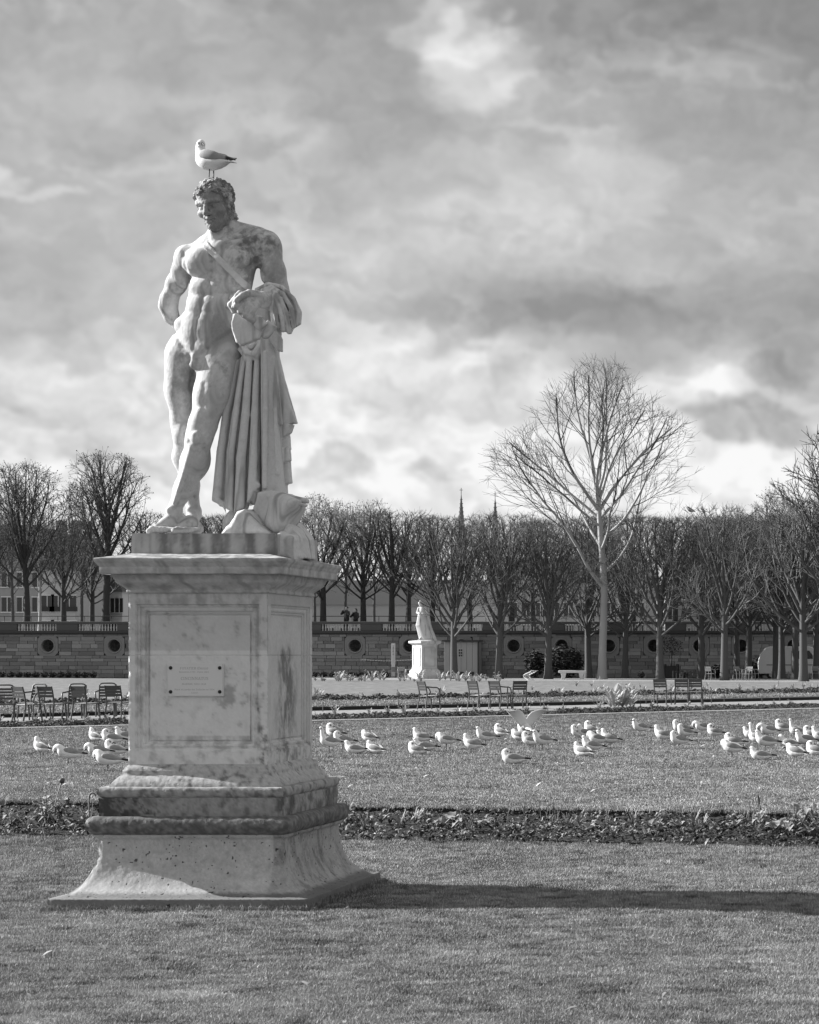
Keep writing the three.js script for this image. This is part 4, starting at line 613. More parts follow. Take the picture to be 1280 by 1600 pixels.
const TERR = 3.3;                                                                // height of the terrace
{
  // clipped trees: a tall vase squeezed into a flat-topped block
  const clipped = (seed) => { const r = rng(seed * 7 + 1), limbs = []; for (let i = 0; i < 14; i++) { const t = i / 13; limbs.push({ y: 2.7 + t * 2.6, az: i * 2.4 + r() * 1.1, ang: lerp(1.12, 0.18, t) + (r() - 0.5) * 0.34, len: lerp(4.6, 5.6, t) * (0.85 + 0.3 * r()), r: lerp(0.085, 0.12, t) }); }
    return growTree({ seed, height: 5.5, trunkR: 0.25, top: 0.62, sway: 0.03, twig: 0.011, limbR: 0.035, limbs, stub: 6, stubLen: 0.42, inside: (p) => p.y < 10.45 && p.y > 2.5 && Math.abs(p.x) < 4.1 && Math.abs(p.z) < 3.2,
      levels: [{ from: 0.22, kids: 1.9, wob: 0.2, up: 0.16, end: 0.35 }, { len: 0.5, ang: 0.62, r: 0.62, from: 0.2, kids: 1.8, wob: 0.22, up: 0.18, end: 0.35 }, { len: 0.48, ang: 0.6, r: 0.6, from: 0.2, kids: 1.3, wob: 0.22, up: 0.12, end: 0.5 }, { len: 0.55, ang: 0.6, r: 0.7, from: 1, kids: 0, wob: 0.25, up: 0.1, end: 0.5 }] }); };
  const vs = [1, 2, 3, 4, 5].map((s) => clipped(s * 31 + 4));
  const g1 = 'leafless clipped trees on the lawn before the wall', l1 = 'leafless tree with clipped flat-topped crown growing before the stone wall';
  // px of the trunk, depth, width factor, lit bark
  const rows = [[710, 131, 0.8], [780, 131, 0.95], [857, 131, 1.0, 1], [920, 139, 0.75, 1], [977, 139, 0.7], [1032, 127, 1.12, 1], [1097, 131, 0.8, 1], [1132, 124, 0.95, 1], [1152, 139, 0.6, 1], [1170, 136, 0.75, 1], [1213, 136, 0.6, 1], [1222, 133, 0.6, 1], [1243, 131, 0.75], [1256, 119, 1.15, 1], [1276, 133, 0.8], [1310, 126, 0.9], [1345, 122, 1]];
  rows.forEach(([px, d, f, lit], i) => { const h = lerp(0.99, 1.0, i % 3 / 2) * (px > 1100 ? 1.02 : 0.97); placeTree('clipped_tree', vs[i % 5], GX(px, d), [f > 1 ? 1.05 : 0.95, h, 1], i * 2.4 + (i % 2) * 0.7, l1, g1, midBark, i % 3 === 1 ? twigMat2 : twigMat); });
  // terrace row behind the balustrade
  const g2 = 'leafless clipped trees on the terrace', l2 = 'leafless clipped tree standing on the terrace behind the balustrade';
  const trow = [[-30, 149], [100, 160], [235, 152], [300, 152], [365, 152], [430, 152], [505, 149, 1], [568, 150], [612, 149, 1], [675, 152], [735, 154], [800, 152], [860, 155], [925, 153], [990, 155], [1055, 153], [1120, 155], [1185, 153], [1250, 155], [1310, 155]];
  trow.forEach(([px, d, big], i) => placeTree('terrace_tree', vs[(i * 3 + 1) % 5], GX(px, d, TERR), [0.95, 0.82 + 0.01 * (i % 3), 1], i * 1.9, l2, g2, darkBark, i % 4 === 2 ? twigMat2 : twigMat));
  const g3 = 'leafless clipped trees in the far terrace row', l3 = 'leafless clipped tree in the far row on the terrace';
  for (let i = 0; i < 9; i++) placeTree('far_terrace_tree', vs[(i * 2 + 3) % 5], GX(-50 + i * 165 + (i % 3) * 29, 168 + (i % 2) * 4, TERR), [1.1, 0.9 + 0.012 * (i % 4), 1], i * 1.3 + 0.4, l3, g3, darkBark, i % 3 ? twigMat2 : twigMat);
  // open-crowned tall trees
  const leafGeoOf = (list, seed) => { const r = rng(seed), pos = []; for (const e of list) { const s = 0.06 + r() * 0.07, a = r() * 6.28, b = (r() - 0.5) * 2; pos.push(e[0], e[1], e[2], e[0] + Math.cos(a) * s, e[1] - s * 0.6, e[2] + Math.sin(a) * s, e[0] + Math.cos(a + 1) * s * 0.9, e[1] - s * (0.9 + b * 0.4), e[2] + Math.sin(a + 1) * s); } const g = new THREE.BufferGeometry(); g.setAttribute('position', new THREE.Float32BufferAttribute(pos, 3)); g.computeVertexNormals(); return g; };
  const open = (seed, R, H, o = {}) => { const r = rng(seed * 3 + 1), limbs = [], n = o.n ?? 13; for (let i = 0; i < n; i++) { const t = i / (n - 1); limbs.push({ y: H * (0.26 + 0.22 * t), az: i * 2.4 + r() * 0.8, ang: lerp(1.0, 0.12, t) + (r() - 0.5) * 0.15, len: lerp(R * 1.35, H * 0.58, t) * (0.85 + 0.25 * r()), r: (o.trunkR ?? 0.26) * lerp(0.34, 0.5, t) }); }
    const t = growTree({ seed, height: H * 0.5, trunkR: 0.26, top: 0.55, sway: 0.06, twig: 0.012, limbR: 0.05, limbs, stub: 3, stubLen: 0.5, inside: (p) => { const t2 = (p.y - H * 0.22) / (H * 0.78); return t2 < 1 && Math.hypot(p.x, p.z) < R * Math.sqrt(Math.max(0.02, 1 - ((t2 - 0.5) / 0.55) ** 2)); }, leaf: 0.4,
      levels: [{ from: 0.2, kids: 2.0, wob: 0.16, up: 0.16, end: 0.25 }, { len: 0.48, ang: 0.62, r: 0.58, from: 0.2, kids: 2.0, wob: 0.22, up: 0.16, end: 0.35 }, { len: 0.48, ang: 0.6, r: 0.6, from: 0.2, kids: 1.5, wob: 0.26, up: 0.12, end: 0.5 }, { len: 0.55, ang: 0.6, r: 0.7, from: 1, kids: 0, wob: 0.28, up: 0.1, end: 0.5 }], ...o });
    t.leafGeo = t.leaves.length ? leafGeoOf(t.leaves, seed) : null; return t; };
  placeTree('tall_terrace_tree', open(301, 3.3, 12.2), GX(42, 149.5, TERR), 1, 0.5, 'tall open-crowned tree with a slim leaning trunk beside a white-barked tree', undefined, darkBark);
  placeTree('tall_terrace_tree', open(302, 3.2, 13, { trunkR: 0.3 }), GX(165, 149.5, TERR), 1, 1.5, 'tall tree with thick dark trunk and a few last leaves beside the pedestal cap', undefined, darkBark);
  placeTree('white_barked_tree', open(303, 1.9, 10, { n: 7, trunkR: 0.12, lean: 0.02 }), GX(62, 151, TERR), 1, 0.2, 'slim tree with white sunlit bark on the terrace', undefined, paleBark, twigMat2);
  const slim = open(304, 2.2, 11, { n: 9, leaf: 0.6, trunkR: 0.14 });
  [[492, 164, 1], [540, 166, 0.97], [585, 163, 0.95], [20, 166, 1.1], [128, 168, 1.12], [1214, 160, 1.02]].forEach(([px, d, s], i) => placeTree('slender_tree', slim, GX(px, d, TERR), s, i * 2, 'slender tree with thin upright twigs rising above the clipped row', 'slender trees behind the clipped row', midBark));
  placeTree('tall_lawn_tree', open(305, 4.4, 14.3, { n: 12, leaf: 0, twig: 0.02, trunkR: 0.34 }), GX(1322, 116), 1, 0.3, 'tall rough-barked tree with gnarled twigs rising above the clipped trees', undefined, midBark);
  // the big pale plane tree
  const H = 20.4, limbs = [{ y: 5.6, az: 3.35, ang: 0.78, len: 11.5, r: 0.12 }, { y: 6.9, az: 0.15, ang: 0.88, len: 9.5, r: 0.1 }, { y: 8.1, az: 5.2, ang: 0.9, len: 9, r: 0.09 }, { y: 8.4, az: 2.0, ang: 0.9, len: 9, r: 0.09 }, { y: 9.0, az: 0.0, ang: 0.85, len: 9.8, r: 0.11 }, { y: 9.6, az: 3.3, ang: 1.0, len: 9, r: 0.09 }, { y: 10.1, az: 4.3, ang: 0.72, len: 9.5, r: 0.1 }, { y: 10.4, az: 1.2, ang: 0.74, len: 9.5, r: 0.1 }, { y: 10.8, az: 0.1, ang: 0.6, len: 10.5, r: 0.12 }, { y: 11.0, az: 3.2, ang: 0.64, len: 10.5, r: 0.12 }, { y: 11.2, az: 5.6, ang: 0.4, len: 10.5, r: 0.1 }, { y: 11.3, az: 2.6, ang: 0.36, len: 10.6, r: 0.11 }, { y: 11.5, az: 3.9, ang: 0.14, len: 10.8, r: 0.11 }, { y: 11.6, az: 0.6, ang: 0.22, len: 10.6, r: 0.1 }, { y: 11.4, az: 6.1, ang: 0.42, len: 10.4, r: 0.1 }, { y: 11.6, az: 3.3, ang: 0.4, len: 10.4, r: 0.1 }, { y: 7.4, az: 3.0, ang: 1.15, len: 4, r: 0.06 }];
  const pl = growTree({ apart: 1, seed: 419, height: 12, trunkR: 0.25, top: 0.55, sway: 0.09, twig: 0.0095, limbR: 0.05, limbs, stub: 2, stubLen: 0.6, inside: (p) => { const t = (p.y - 5) / (H - 5), w = 7.4 * Math.pow(Math.max(0.001, Math.sin(Math.PI * clamp(t * 0.84 + 0.13))), 0.75) * (t > 0.5 ? 1 - 0.3 * (t - 0.5) / 0.5 : 1); return t < 1 && Math.hypot(p.x, p.z) < w; },
    levels: [{ from: 0.18, kids: 1.3, wob: 0.2, up: 0.05, end: 0.2 }, { len: 0.42, ang: 0.58, r: 0.48, from: 0.15, kids: 1.5, wob: 0.24, up: 0.1, end: 0.3 }, { len: 0.45, ang: 0.55, r: 0.55, from: 0.15, kids: 1.7, wob: 0.18, up: 0.14, end: 0.4 }, { len: 0.5, ang: 0.55, r: 0.7, from: 1, kids: 0, wob: 0.22, up: 0.14, end: 0.5 }] });
  placeTree('plane_tree', pl, GX(941, 130), [1.1, 1.0, 1.1], 0.9, 'tall bare plane tree with pale smooth trunk and wide domed crown', undefined, paleBark, twigMat);
}

// ---------------------------------------------------------------- terrace wall with round windows, balustrade and railing
const WD = 145, WX = (px) => (px - PPX) / FOC * WD, WS = FOC / WD;
{
  const x0 = WX(-90), x1 = WX(1370), top = 3.15;
  const wall = thing('terrace_wall', 'long grey stone retaining wall with round windows under a balustrade', 'wall', [0, 0, -WD]);
  const stoneV = [0.22, 0.25, 0.28, 0.31, 0.35, 0.18].map((v) => grey(v, 0.95, { bumpMap: grainTex, bumpScale: 0.01 }));
  const oc = [75, 179, 283, 387, 471, 555, 640, 722, 803, 878, 952, 1022, 1093, 1159, 1240].map(WX), R = 0.43;
  { const sh = new THREE.Shape([[x0, 0], [x1, 0], [x1, top], [x0, top]].map((p) => new THREE.Vector2(...p))); for (const o of oc) { const h = new THREE.Path(); h.absarc(o, 2.33, R + 0.05, 0, 6.2832, true); sh.holes.push(h); } mesh('backing', new THREE.ExtrudeGeometry(sh, { depth: 0.5, bevelEnabled: false, curveSegments: 16 }).translate(0, 0, -0.7), grey(0.19, 1), wall); }
  const r = rng(88), list = []; let y = 0.04, c = 0;
  while (y < top - 0.05) {
    const h = Math.min(0.2 + r() * 0.12, top - y); let x = x0 - r();
    while (x < x1) { const w = 0.5 + r() * 0.7; let a = Math.max(x, x0) + 0.012, b = Math.min(x + w, x1) - 0.012; const yc = y + h / 2;
      const near = oc.find((o) => b > o - 0.74 && a < o + 0.74); if (near !== undefined && Math.abs(yc - 2.33) < 0.72) { if (a < near - 0.74) b = Math.min(b, near - 0.75); else if (b > near + 0.74) a = Math.max(a, near + 0.75); else { x += w; continue; } }
      if (b - a > 0.08) list.push([a, b, y + 0.008, y + h - 0.008, 0.03 * r(), Math.floor(r() * 6)]); x += w; }
    y += h; c++;
  }
  const vis = ([a, b]) => { const px = PPX + a * WS; return px > 0 && px < 1270 ? b - a : 0; }; list.sort((p, q) => vis(q) - vis(p));
  const rest = []; list.forEach(([a, b, y0, y1, p, m], i) => { const g = rb(b - a, y1 - y0, 0.24, 0.012, (a + b) / 2, (y0 + y1) / 2, -0.12 + p); if (i < 300) mesh('wall_stone', g, stoneV[m], wall); else rest.push([g, m]); });
  for (let m = 0; m < 6; m++) { const q = rest.filter((e) => e[1] === m).map((e) => e[0]); if (q.length) stuff(mesh('wall_stones', merged(q), stoneV[m], wall)); }
  // round windows: square surround, moulded ring, iron bars over the dark opening
  const frameMat = grey(0.25, 0.95), inner = grey(0.25, 0.95, { side: THREE.DoubleSide }), iron = grey(0.03, 0.7);
  for (const o of oc) {
    const w = new THREE.Group(); w.name = 'round_window'; w.position.set(o, 2.33, 0); wall.add(w);
    const sh = new THREE.Shape(); sh.moveTo(-0.72, -0.5); for (const [a, b] of [[-0.5, -0.72], [0.5, -0.72], [0.72, -0.5], [0.72, 0.5], [0.5, 0.72], [-0.5, 0.72], [-0.72, 0.5]]) sh.lineTo(a, b); const ho = new THREE.Path(); ho.absarc(0, 0, R + 0.1, 0, 6.2832, true); sh.holes.push(ho);
    mesh('surround', new THREE.ExtrudeGeometry(sh, { depth: 0.22, bevelEnabled: false, curveSegments: 20 }).translate(0, 0, -0.2), frameMat, w);
    mesh('ring', new THREE.LatheGeometry([[R, -0.25], [R, 0.03], [R + 0.04, 0.07], [R + 0.1, 0.07], [R + 0.13, 0.02], [R + 0.13, -0.1]].map((p) => new THREE.Vector2(...p)), 28).rotateX(Math.PI / 2), frameMat, w);
    mesh('tunnel', new THREE.LatheGeometry([[R + 0.06, -0.2], [R + 0.06, -1.5], [0.001, -1.5]].map((p) => new THREE.Vector2(...p)), 20).rotateX(Math.PI / 2), inner, w);
    mesh('grille', merged([bar([-R, 0, -0.1], [R, 0, -0.1], 0.014), bar([0, -R, -0.1], [0, R, -0.1], 0.014)]), iron, w);
  }
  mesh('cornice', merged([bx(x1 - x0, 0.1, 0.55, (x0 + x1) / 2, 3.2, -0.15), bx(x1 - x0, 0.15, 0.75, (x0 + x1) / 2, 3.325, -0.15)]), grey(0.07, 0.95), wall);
  // balustrade: piers, turned balusters, rail
  const bal = thing('balustrade', 'stone balustrade with turned balusters along the terrace wall', 'balustrade', [0, 3.4, -WD - 0.05]);
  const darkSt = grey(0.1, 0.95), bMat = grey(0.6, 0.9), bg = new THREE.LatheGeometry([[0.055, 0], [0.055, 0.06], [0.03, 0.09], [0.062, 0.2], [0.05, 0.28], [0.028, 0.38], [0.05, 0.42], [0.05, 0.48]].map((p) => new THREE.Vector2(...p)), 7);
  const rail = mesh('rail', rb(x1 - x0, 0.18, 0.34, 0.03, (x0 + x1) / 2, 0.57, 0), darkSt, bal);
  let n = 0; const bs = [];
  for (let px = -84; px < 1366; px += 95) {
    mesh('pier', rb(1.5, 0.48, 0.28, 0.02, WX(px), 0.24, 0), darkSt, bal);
    for (let k = 0; k < 14; k++) { const q = px + 18.5 + k * 4.46; if (q > px + 79) break; bs.push(bg.clone().translate(WX(q), 0, 0)); }
  }
  stuff(mesh('balusters', merged(bs), bMat, bal));
  const rg = thing('railing', 'thin metal railing above the balustrade', 'railing', [0, 3.35, -WD - 0.7]);
  mesh('handrail', bar([x0, 1.1, 0], [x1, 1.1, 0], 0.028), iron, rg); for (let px = -84; px < 1366; px += 42) mesh('post', bar([WX(px), 0, 0], [WX(px), 1.1, 0], 0.02), iron, rg);
  // terrace behind
  const tg = merged([bx(260, 3.26, 140, -30, 1.63, -WD - 72), bx(260, 0.3, 1.5, -30, 3.11, -WD - 1.26)]); struct('terrace', tg, grey(0.2, 1));
}
// ---------------------------------------------------------------- buildings beyond the terrace
function house(name, label, px0, px1, yTop, d, wallV, o = {}) {
  const xa = (px0 - PPX) / FOC * d, xb = (px1 - PPX) / FOC * d, h = EYE - (yTop - PPY) / FOC * d, t = thing(name, label, 'building', [(xa + xb) / 2, 0, -d], o.turn ?? 0), W = xb - xa;
  mesh('wall', bx(W, h, o.deep ?? 10, 0, h / 2, -(o.deep ?? 10) / 2), grey(wallV, 0.9), t);
  if (o.roof) { const g = new THREE.CylinderGeometry(1, 1.0, 1, 4, 1); const s = new THREE.Shape([[-W / 2 - 0.4, 0], [W / 2 + 0.4, 0], [W / 2 - 1.2, o.roof], [-W / 2 + 1.2, o.roof]].map((p) => new THREE.Vector2(...p))); const rf = mesh('roof', new THREE.ExtrudeGeometry(s, { depth: (o.deep ?? 10) + 0.6, bevelEnabled: false }).translate(0, h, -(o.deep ?? 10) - 0.3), grey(o.roofV ?? 0.12, 0.8), t); for (let i = 0; i < (o.chimneys ?? 2); i++) mesh('chimney', bx(1.1, 2.2, 0.8, -W / 3 + i * W / 2.2, o.roof + 0.8 + h, -4), grey(0.25), rf); }
  const wm = grey(0.03, 0.2), fm = grey(0.6, 0.7), [c, r] = o.grid ?? [4, 3], y0 = o.y0 ?? 5, dy = o.dy ?? 3.2;
  for (let i = 0; i < c; i++) for (let j = 0; j < r; j++) { const x = -W / 2 + (i + 0.5) * W / c, y = y0 + j * dy; if (y + 1.6 > h) continue; const w = mesh('window', bx(o.ww ?? 1.3, 1.9, 0.12, x, y, 0.02), wm, t); mesh('frame', merged([bx((o.ww ?? 1.3) + 0.2, 0.14, 0.2, x, y + 1.0, 0.06), bx((o.ww ?? 1.3) + 0.3, 0.14, 0.3, x, y - 1.0, 0.08), bx(0.09, 1.86, 0.16, x, y, 0.05)]), fm, w); if (o.balcony) mesh('balcony', bx((o.ww ?? 1.3) + 0.4, 0.6, 0.3, x, y - 0.75, 0.2), grey(0.04), w); }
  return t;
}
house('town_house', 'grey town house with mansard roof behind the left terrace trees', -90, 66, 868, 262, 0.3, { roof: 4, grid: [7, 4], turn: 0.2 });
house('town_house', 'pale town house with railed windows behind the terrace trees', 66, 118, 890, 255, 0.45, { roof: 4.5, grid: [3, 4], balcony: 1, ww: 1.6 });
house('town_house', 'white sunlit town house behind the thick-trunked terrace tree', 120, 205, 925, 268, 0.66, { roof: 3, grid: [8, 3], ww: 1.1, turn: -0.5 });
house('long_building', 'long low building with banded roof beyond the terrace couple', 486, 770, 945, 300, 0.42, { roof: 3.6, roofV: 0.3, grid: [14, 2], y0: 4.8, ww: 1.1, chimneys: 4 });
house('grey_building', 'grey building glimpsed through trees behind the plane tree', 790, 1010, 905, 290, 0.4, { roof: 3, roofV: 0.22, grid: [10, 4], chimneys: 3 });
house('grey_building', 'dim building glimpsed through the clipped trees at the dense end of the row', 1040, 1330, 900, 320, 0.3, { roof: 3, roofV: 0.16, grid: [13, 4], chimneys: 3 });
// ---------------------------------------------------------------- two church spires far off
for (const [px, py, tall, label] of [[721, 772, 1, 'taller church spire with cross rising above the trees'], [774, 778, 0.97, 'church spire nearest the bare plane tree crown']]) {
  const d = 960, h = EYE - (py - PPY) / FOC * d, t = thing('church_spire', label, 'spire', GX(px, d)), m = grey(0.2, 0.9), R = 2.5;
  mesh('tower', bx(6.4, h - 34, 6.4, 0, (h - 34) / 2, 0), m, t);
  mesh('belfry', new THREE.CylinderGeometry(2.9, 3.2, 12, 8).translate(0, h - 28.5, 0), m, t);
  const sp = mesh('spire', new THREE.CylinderGeometry(0.12, R, 24, 8).translate(0, h - 12, 0), m, t);
  const crock = []; for (let k = 0; k < 8; k++) for (let i = 0; i < 12; i++) { const y = i * 1.95, rr = lerp(R, 0.12, y / 24) + 0.06, a = k / 8 * 6.2832; crock.push(new THREE.OctahedronGeometry(0.28).translate(Math.cos(a) * rr, h - 24 + y, Math.sin(a) * rr)); }
  mesh('crockets', merged(crock), m, sp);
  for (let k = 0; k < 4; k++) { const a = k * Math.PI / 2 + 0.4; mesh('pinnacle', new THREE.ConeGeometry(0.5, 6, 6).translate(Math.cos(a) * 2.7, h - 21, Math.sin(a) * 2.7), m, t); }
  mesh('cross', merged([bx(0.22, 3.2, 0.22, 0, h + 1.3, 0), bx(1.5, 0.22, 0.22, 0, h + 1.9, 0)]), grey(0.06), t);
}

// ---------------------------------------------------------------- gulls
function loft(sec, rad = 14) { // sec: [x, y, z, half height, half width]; cross-sections stand square to the path
  const pos = [], idx = [], n = sec.length, up = V(0, 0, 0), side = V(0, 0, 0), tan = V(0, 0, 0);
  for (let i = 0; i < n; i++) {
    const a = sec[Math.max(0, i - 1)], b = sec[Math.min(n - 1, i + 1)]; tan.set(b[0] - a[0], b[1] - a[1], b[2] - a[2]).normalize(); side.set(0, 0, 1); side.addScaledVector(tan, -side.dot(tan)); if (side.length() < 0.2) side.set(1, 0, 0); side.normalize(); up.copy(side).cross(tan).normalize();
    for (let k = 0; k < rad; k++) { const t = k / rad * 6.28318, c = Math.cos(t), s = Math.sin(t); pos.push(sec[i][0] + up.x * s * sec[i][3] + side.x * c * sec[i][4], sec[i][1] + up.y * s * sec[i][3] + side.y * c * sec[i][4], sec[i][2] + up.z * s * sec[i][3] + side.z * c * sec[i][4]); }
  }
  for (let i = 0; i < n - 1; i++) for (let k = 0; k < rad; k++) { const a = i * rad + k, b = i * rad + (k + 1) % rad; idx.push(a, b, a + rad, b, b + rad, a + rad); }
  const cap = (i, flip) => { const c = pos.length / 3; pos.push(sec[i][0], sec[i][1], sec[i][2]); for (let k = 0; k < rad; k++) { const a = i * rad + k, b = i * rad + (k + 1) % rad; flip ? idx.push(c, a, b) : idx.push(c, b, a); } };
  cap(0, false); cap(n - 1, true);
  const g = new THREE.BufferGeometry(); g.setAttribute('position', new THREE.Float32BufferAttribute(pos, 3)); g.setIndex(idx); g.computeVertexNormals(); return g;
}
function smoothSec(s, m) { const c = new THREE.CatmullRomCurve3(s.map((e) => V(e[0], e[1], e[2])), false, 'centripetal'), out = []; for (let i = 0; i < s.length - 1; i++) for (let k = 0; k < m; k++) { const t = k / m, p = c.getPoint((i + t) / (s.length - 1)), w = t * t * (3 - 2 * t) * 0.5 + t * 0.5; out.push([p.x, p.y, p.z, lerp(s[i][3], s[i + 1][3], w), lerp(s[i][4], s[i + 1][4], w)]); } out.push(s[s.length - 1]); return out; }
const gullWhite = new THREE.MeshStandardMaterial({ vertexColors: true, roughness: 0.8 }), gullGrey = new THREE.MeshStandardMaterial({ vertexColors: true, roughness: 0.8 }), gullBill = grey(0.1, 0.6), gullLeg = grey(0.07, 0.6);
const gullPoses = {
  stand: { h: 0.1, neck: [[0.096, 0.05, 0, 0.046, 0.048], [0.108, 0.072, 0, 0.037, 0.039], [0.115, 0.094, 0, 0.032, 0.033], [0.13, 0.106, 0, 0.027, 0.027], [0.15, 0.104, 0, 0.014, 0.013]], bill: [0.152, 0.102, 0, 0.188, 0.09, 0] },
  alert: { h: 0.105, neck: [[0.095, 0.07, 0, 0.034, 0.036], [0.108, 0.11, 0, 0.025, 0.027], [0.115, 0.15, 0, 0.024, 0.025], [0.13, 0.17, 0, 0.025, 0.024], [0.15, 0.168, 0, 0.013, 0.012]], bill: [0.152, 0.166, 0, 0.19, 0.158, 0] },
  preen: { h: 0.095, neck: [[0.1, 0.055, 0.005, 0.04, 0.042], [0.128, 0.06, 0.02, 0.034, 0.034], [0.142, 0.035, 0.04, 0.029, 0.028], [0.136, 0.005, 0.052, 0.026, 0.025], [0.118, -0.012, 0.055, 0.013, 0.013]], bill: [0.117, -0.013, 0.055, 0.088, -0.028, 0.05] },
  tucked: { h: 0.085, neck: [[0.095, 0.06, 0, 0.042, 0.044], [0.105, 0.085, 0.004, 0.034, 0.035], [0.09, 0.102, 0.01, 0.03, 0.031], [0.066, 0.1, 0.016, 0.026, 0.026], [0.045, 0.09, 0.02, 0.013, 0.013]], bill: [0.045, 0.09, 0.02, 0.012, 0.076, 0.024] },
  sit: { h: 0.0, neck: [[0.096, 0.048, 0, 0.046, 0.048], [0.106, 0.068, 0, 0.037, 0.039], [0.112, 0.086, 0, 0.032, 0.033], [0.127, 0.096, 0, 0.027, 0.027], [0.147, 0.094, 0, 0.014, 0.013]], bill: [0.149, 0.092, 0, 0.185, 0.08, 0] },
  doze: { h: 0.0, neck: [[0.094, 0.055, 0, 0.042, 0.044], [0.104, 0.08, 0.004, 0.034, 0.035], [0.088, 0.095, 0.01, 0.03, 0.031], [0.064, 0.092, 0.016, 0.025, 0.025], [0.045, 0.084, 0.02, 0.013, 0.013]], bill: [0.045, 0.084, 0.02, 0.014, 0.07, 0.024] },
  look_back: { h: 0.103, neck: [[0.096, 0.06, 0, 0.04, 0.042], [0.11, 0.09, 0, 0.03, 0.032], [0.108, 0.115, 0, 0.029, 0.03], [0.094, 0.122, -0.012, 0.025, 0.025], [0.078, 0.116, -0.02, 0.013, 0.013]], bill: [0.078, 0.116, -0.02, 0.045, 0.106, -0.03] }
};
function makeGull(pose, label, group) { // head toward +x, feet at the origin
  const g = gullPoses[pose], y = g.h * 0.8 + 0.066 - (g.h ? 0 : 0.006), t = thing('gull', label, 'gull', [0, 0, 0], 0, group);
  const up = (s) => s.map((e) => [e[0], e[1] + y, e[2], e[3], e[4]]);
  const sec = smoothSec([...up([[-0.165, 0.0, 0, 0.006, 0.02], [-0.14, 0.0, 0, 0.014, 0.028], [-0.1, -0.003, 0, 0.034, 0.042], [-0.045, -0.002, 0, 0.054, 0.058], [0.015, 0.002, 0, 0.066, 0.068], [0.065, 0.016, 0, 0.062, 0.064]]), ...up(g.neck)], 3);
  const bg = loft(sec, 14), hd = g.neck[3];
  paint(bg, (x, yy, z) => { const a = Math.hypot(x - hd[0] - 0.002, yy - y - hd[1] + 0.002); return a < 0.011 && Math.abs(z - hd[2]) > 0.012 ? 0.12 : 0.82 + 0.06 * noise(x * 60, yy * 60, z * 60); });
  mesh('body', bg, gullWhite, t);
  for (const s of [-1, 1]) { // folded wing laid along the flank, black-tipped
    const w = loft(smoothSec(up([[0.062, 0.03, s * 0.05, 0.01, 0.008], [0.04, 0.034, s * 0.058, 0.028, 0.013], [0.0, 0.036, s * 0.059, 0.036, 0.014], [-0.06, 0.03, s * 0.049, 0.032, 0.013], [-0.12, 0.022, s * 0.026, 0.018, 0.009], [-0.165, 0.02, s * 0.012, 0.011, 0.006], [-0.215, 0.016 + s * 0.006, s * 0.004, 0.004, 0.003]]), 3), 10);
    paint(w, (x) => x < -0.14 ? 0.02 : 0.3 + 0.06 * noise(x * 90, s, 1)); mesh('wing', w, gullGrey, t);
    if (g.h) mesh('leg', merged([bar([s * 0.001, g.h * 0.8 + 0.02, s * 0.02], [0.004, 0.004, s * 0.022], 0.0042, 0.0036, 5), bx(0.034, 0.005, 0.022, 0.016, 0.0035, s * 0.022)]), gullLeg, t);
  }
  const tl = loft([[-0.13, y, 0, 0.008, 0.022], [-0.17, y - 0.002, 0, 0.005, 0.026], [-0.2, y - 0.005, 0, 0.003, 0.03]], 8); mesh('tail', paint(tl, () => 0.75), gullWhite, t);
  const b = g.bill; mesh('bill', bar([b[0], b[1] + y, b[2]], [b[3], b[4] + y, b[5]], 0.0085, 0.003, 6), gullBill, t);
  const pit = pose === 'look_back' ? 0.1 : g.h ? 0.13 : 0.05; for (const m of t.children) if (m.name !== 'leg') { m.geometry.translate(0, -y, 0); m.geometry.rotateZ(pit); m.geometry.translate(0, y + (g.h ? 0 : 0.004), 0); }
  return t;
}
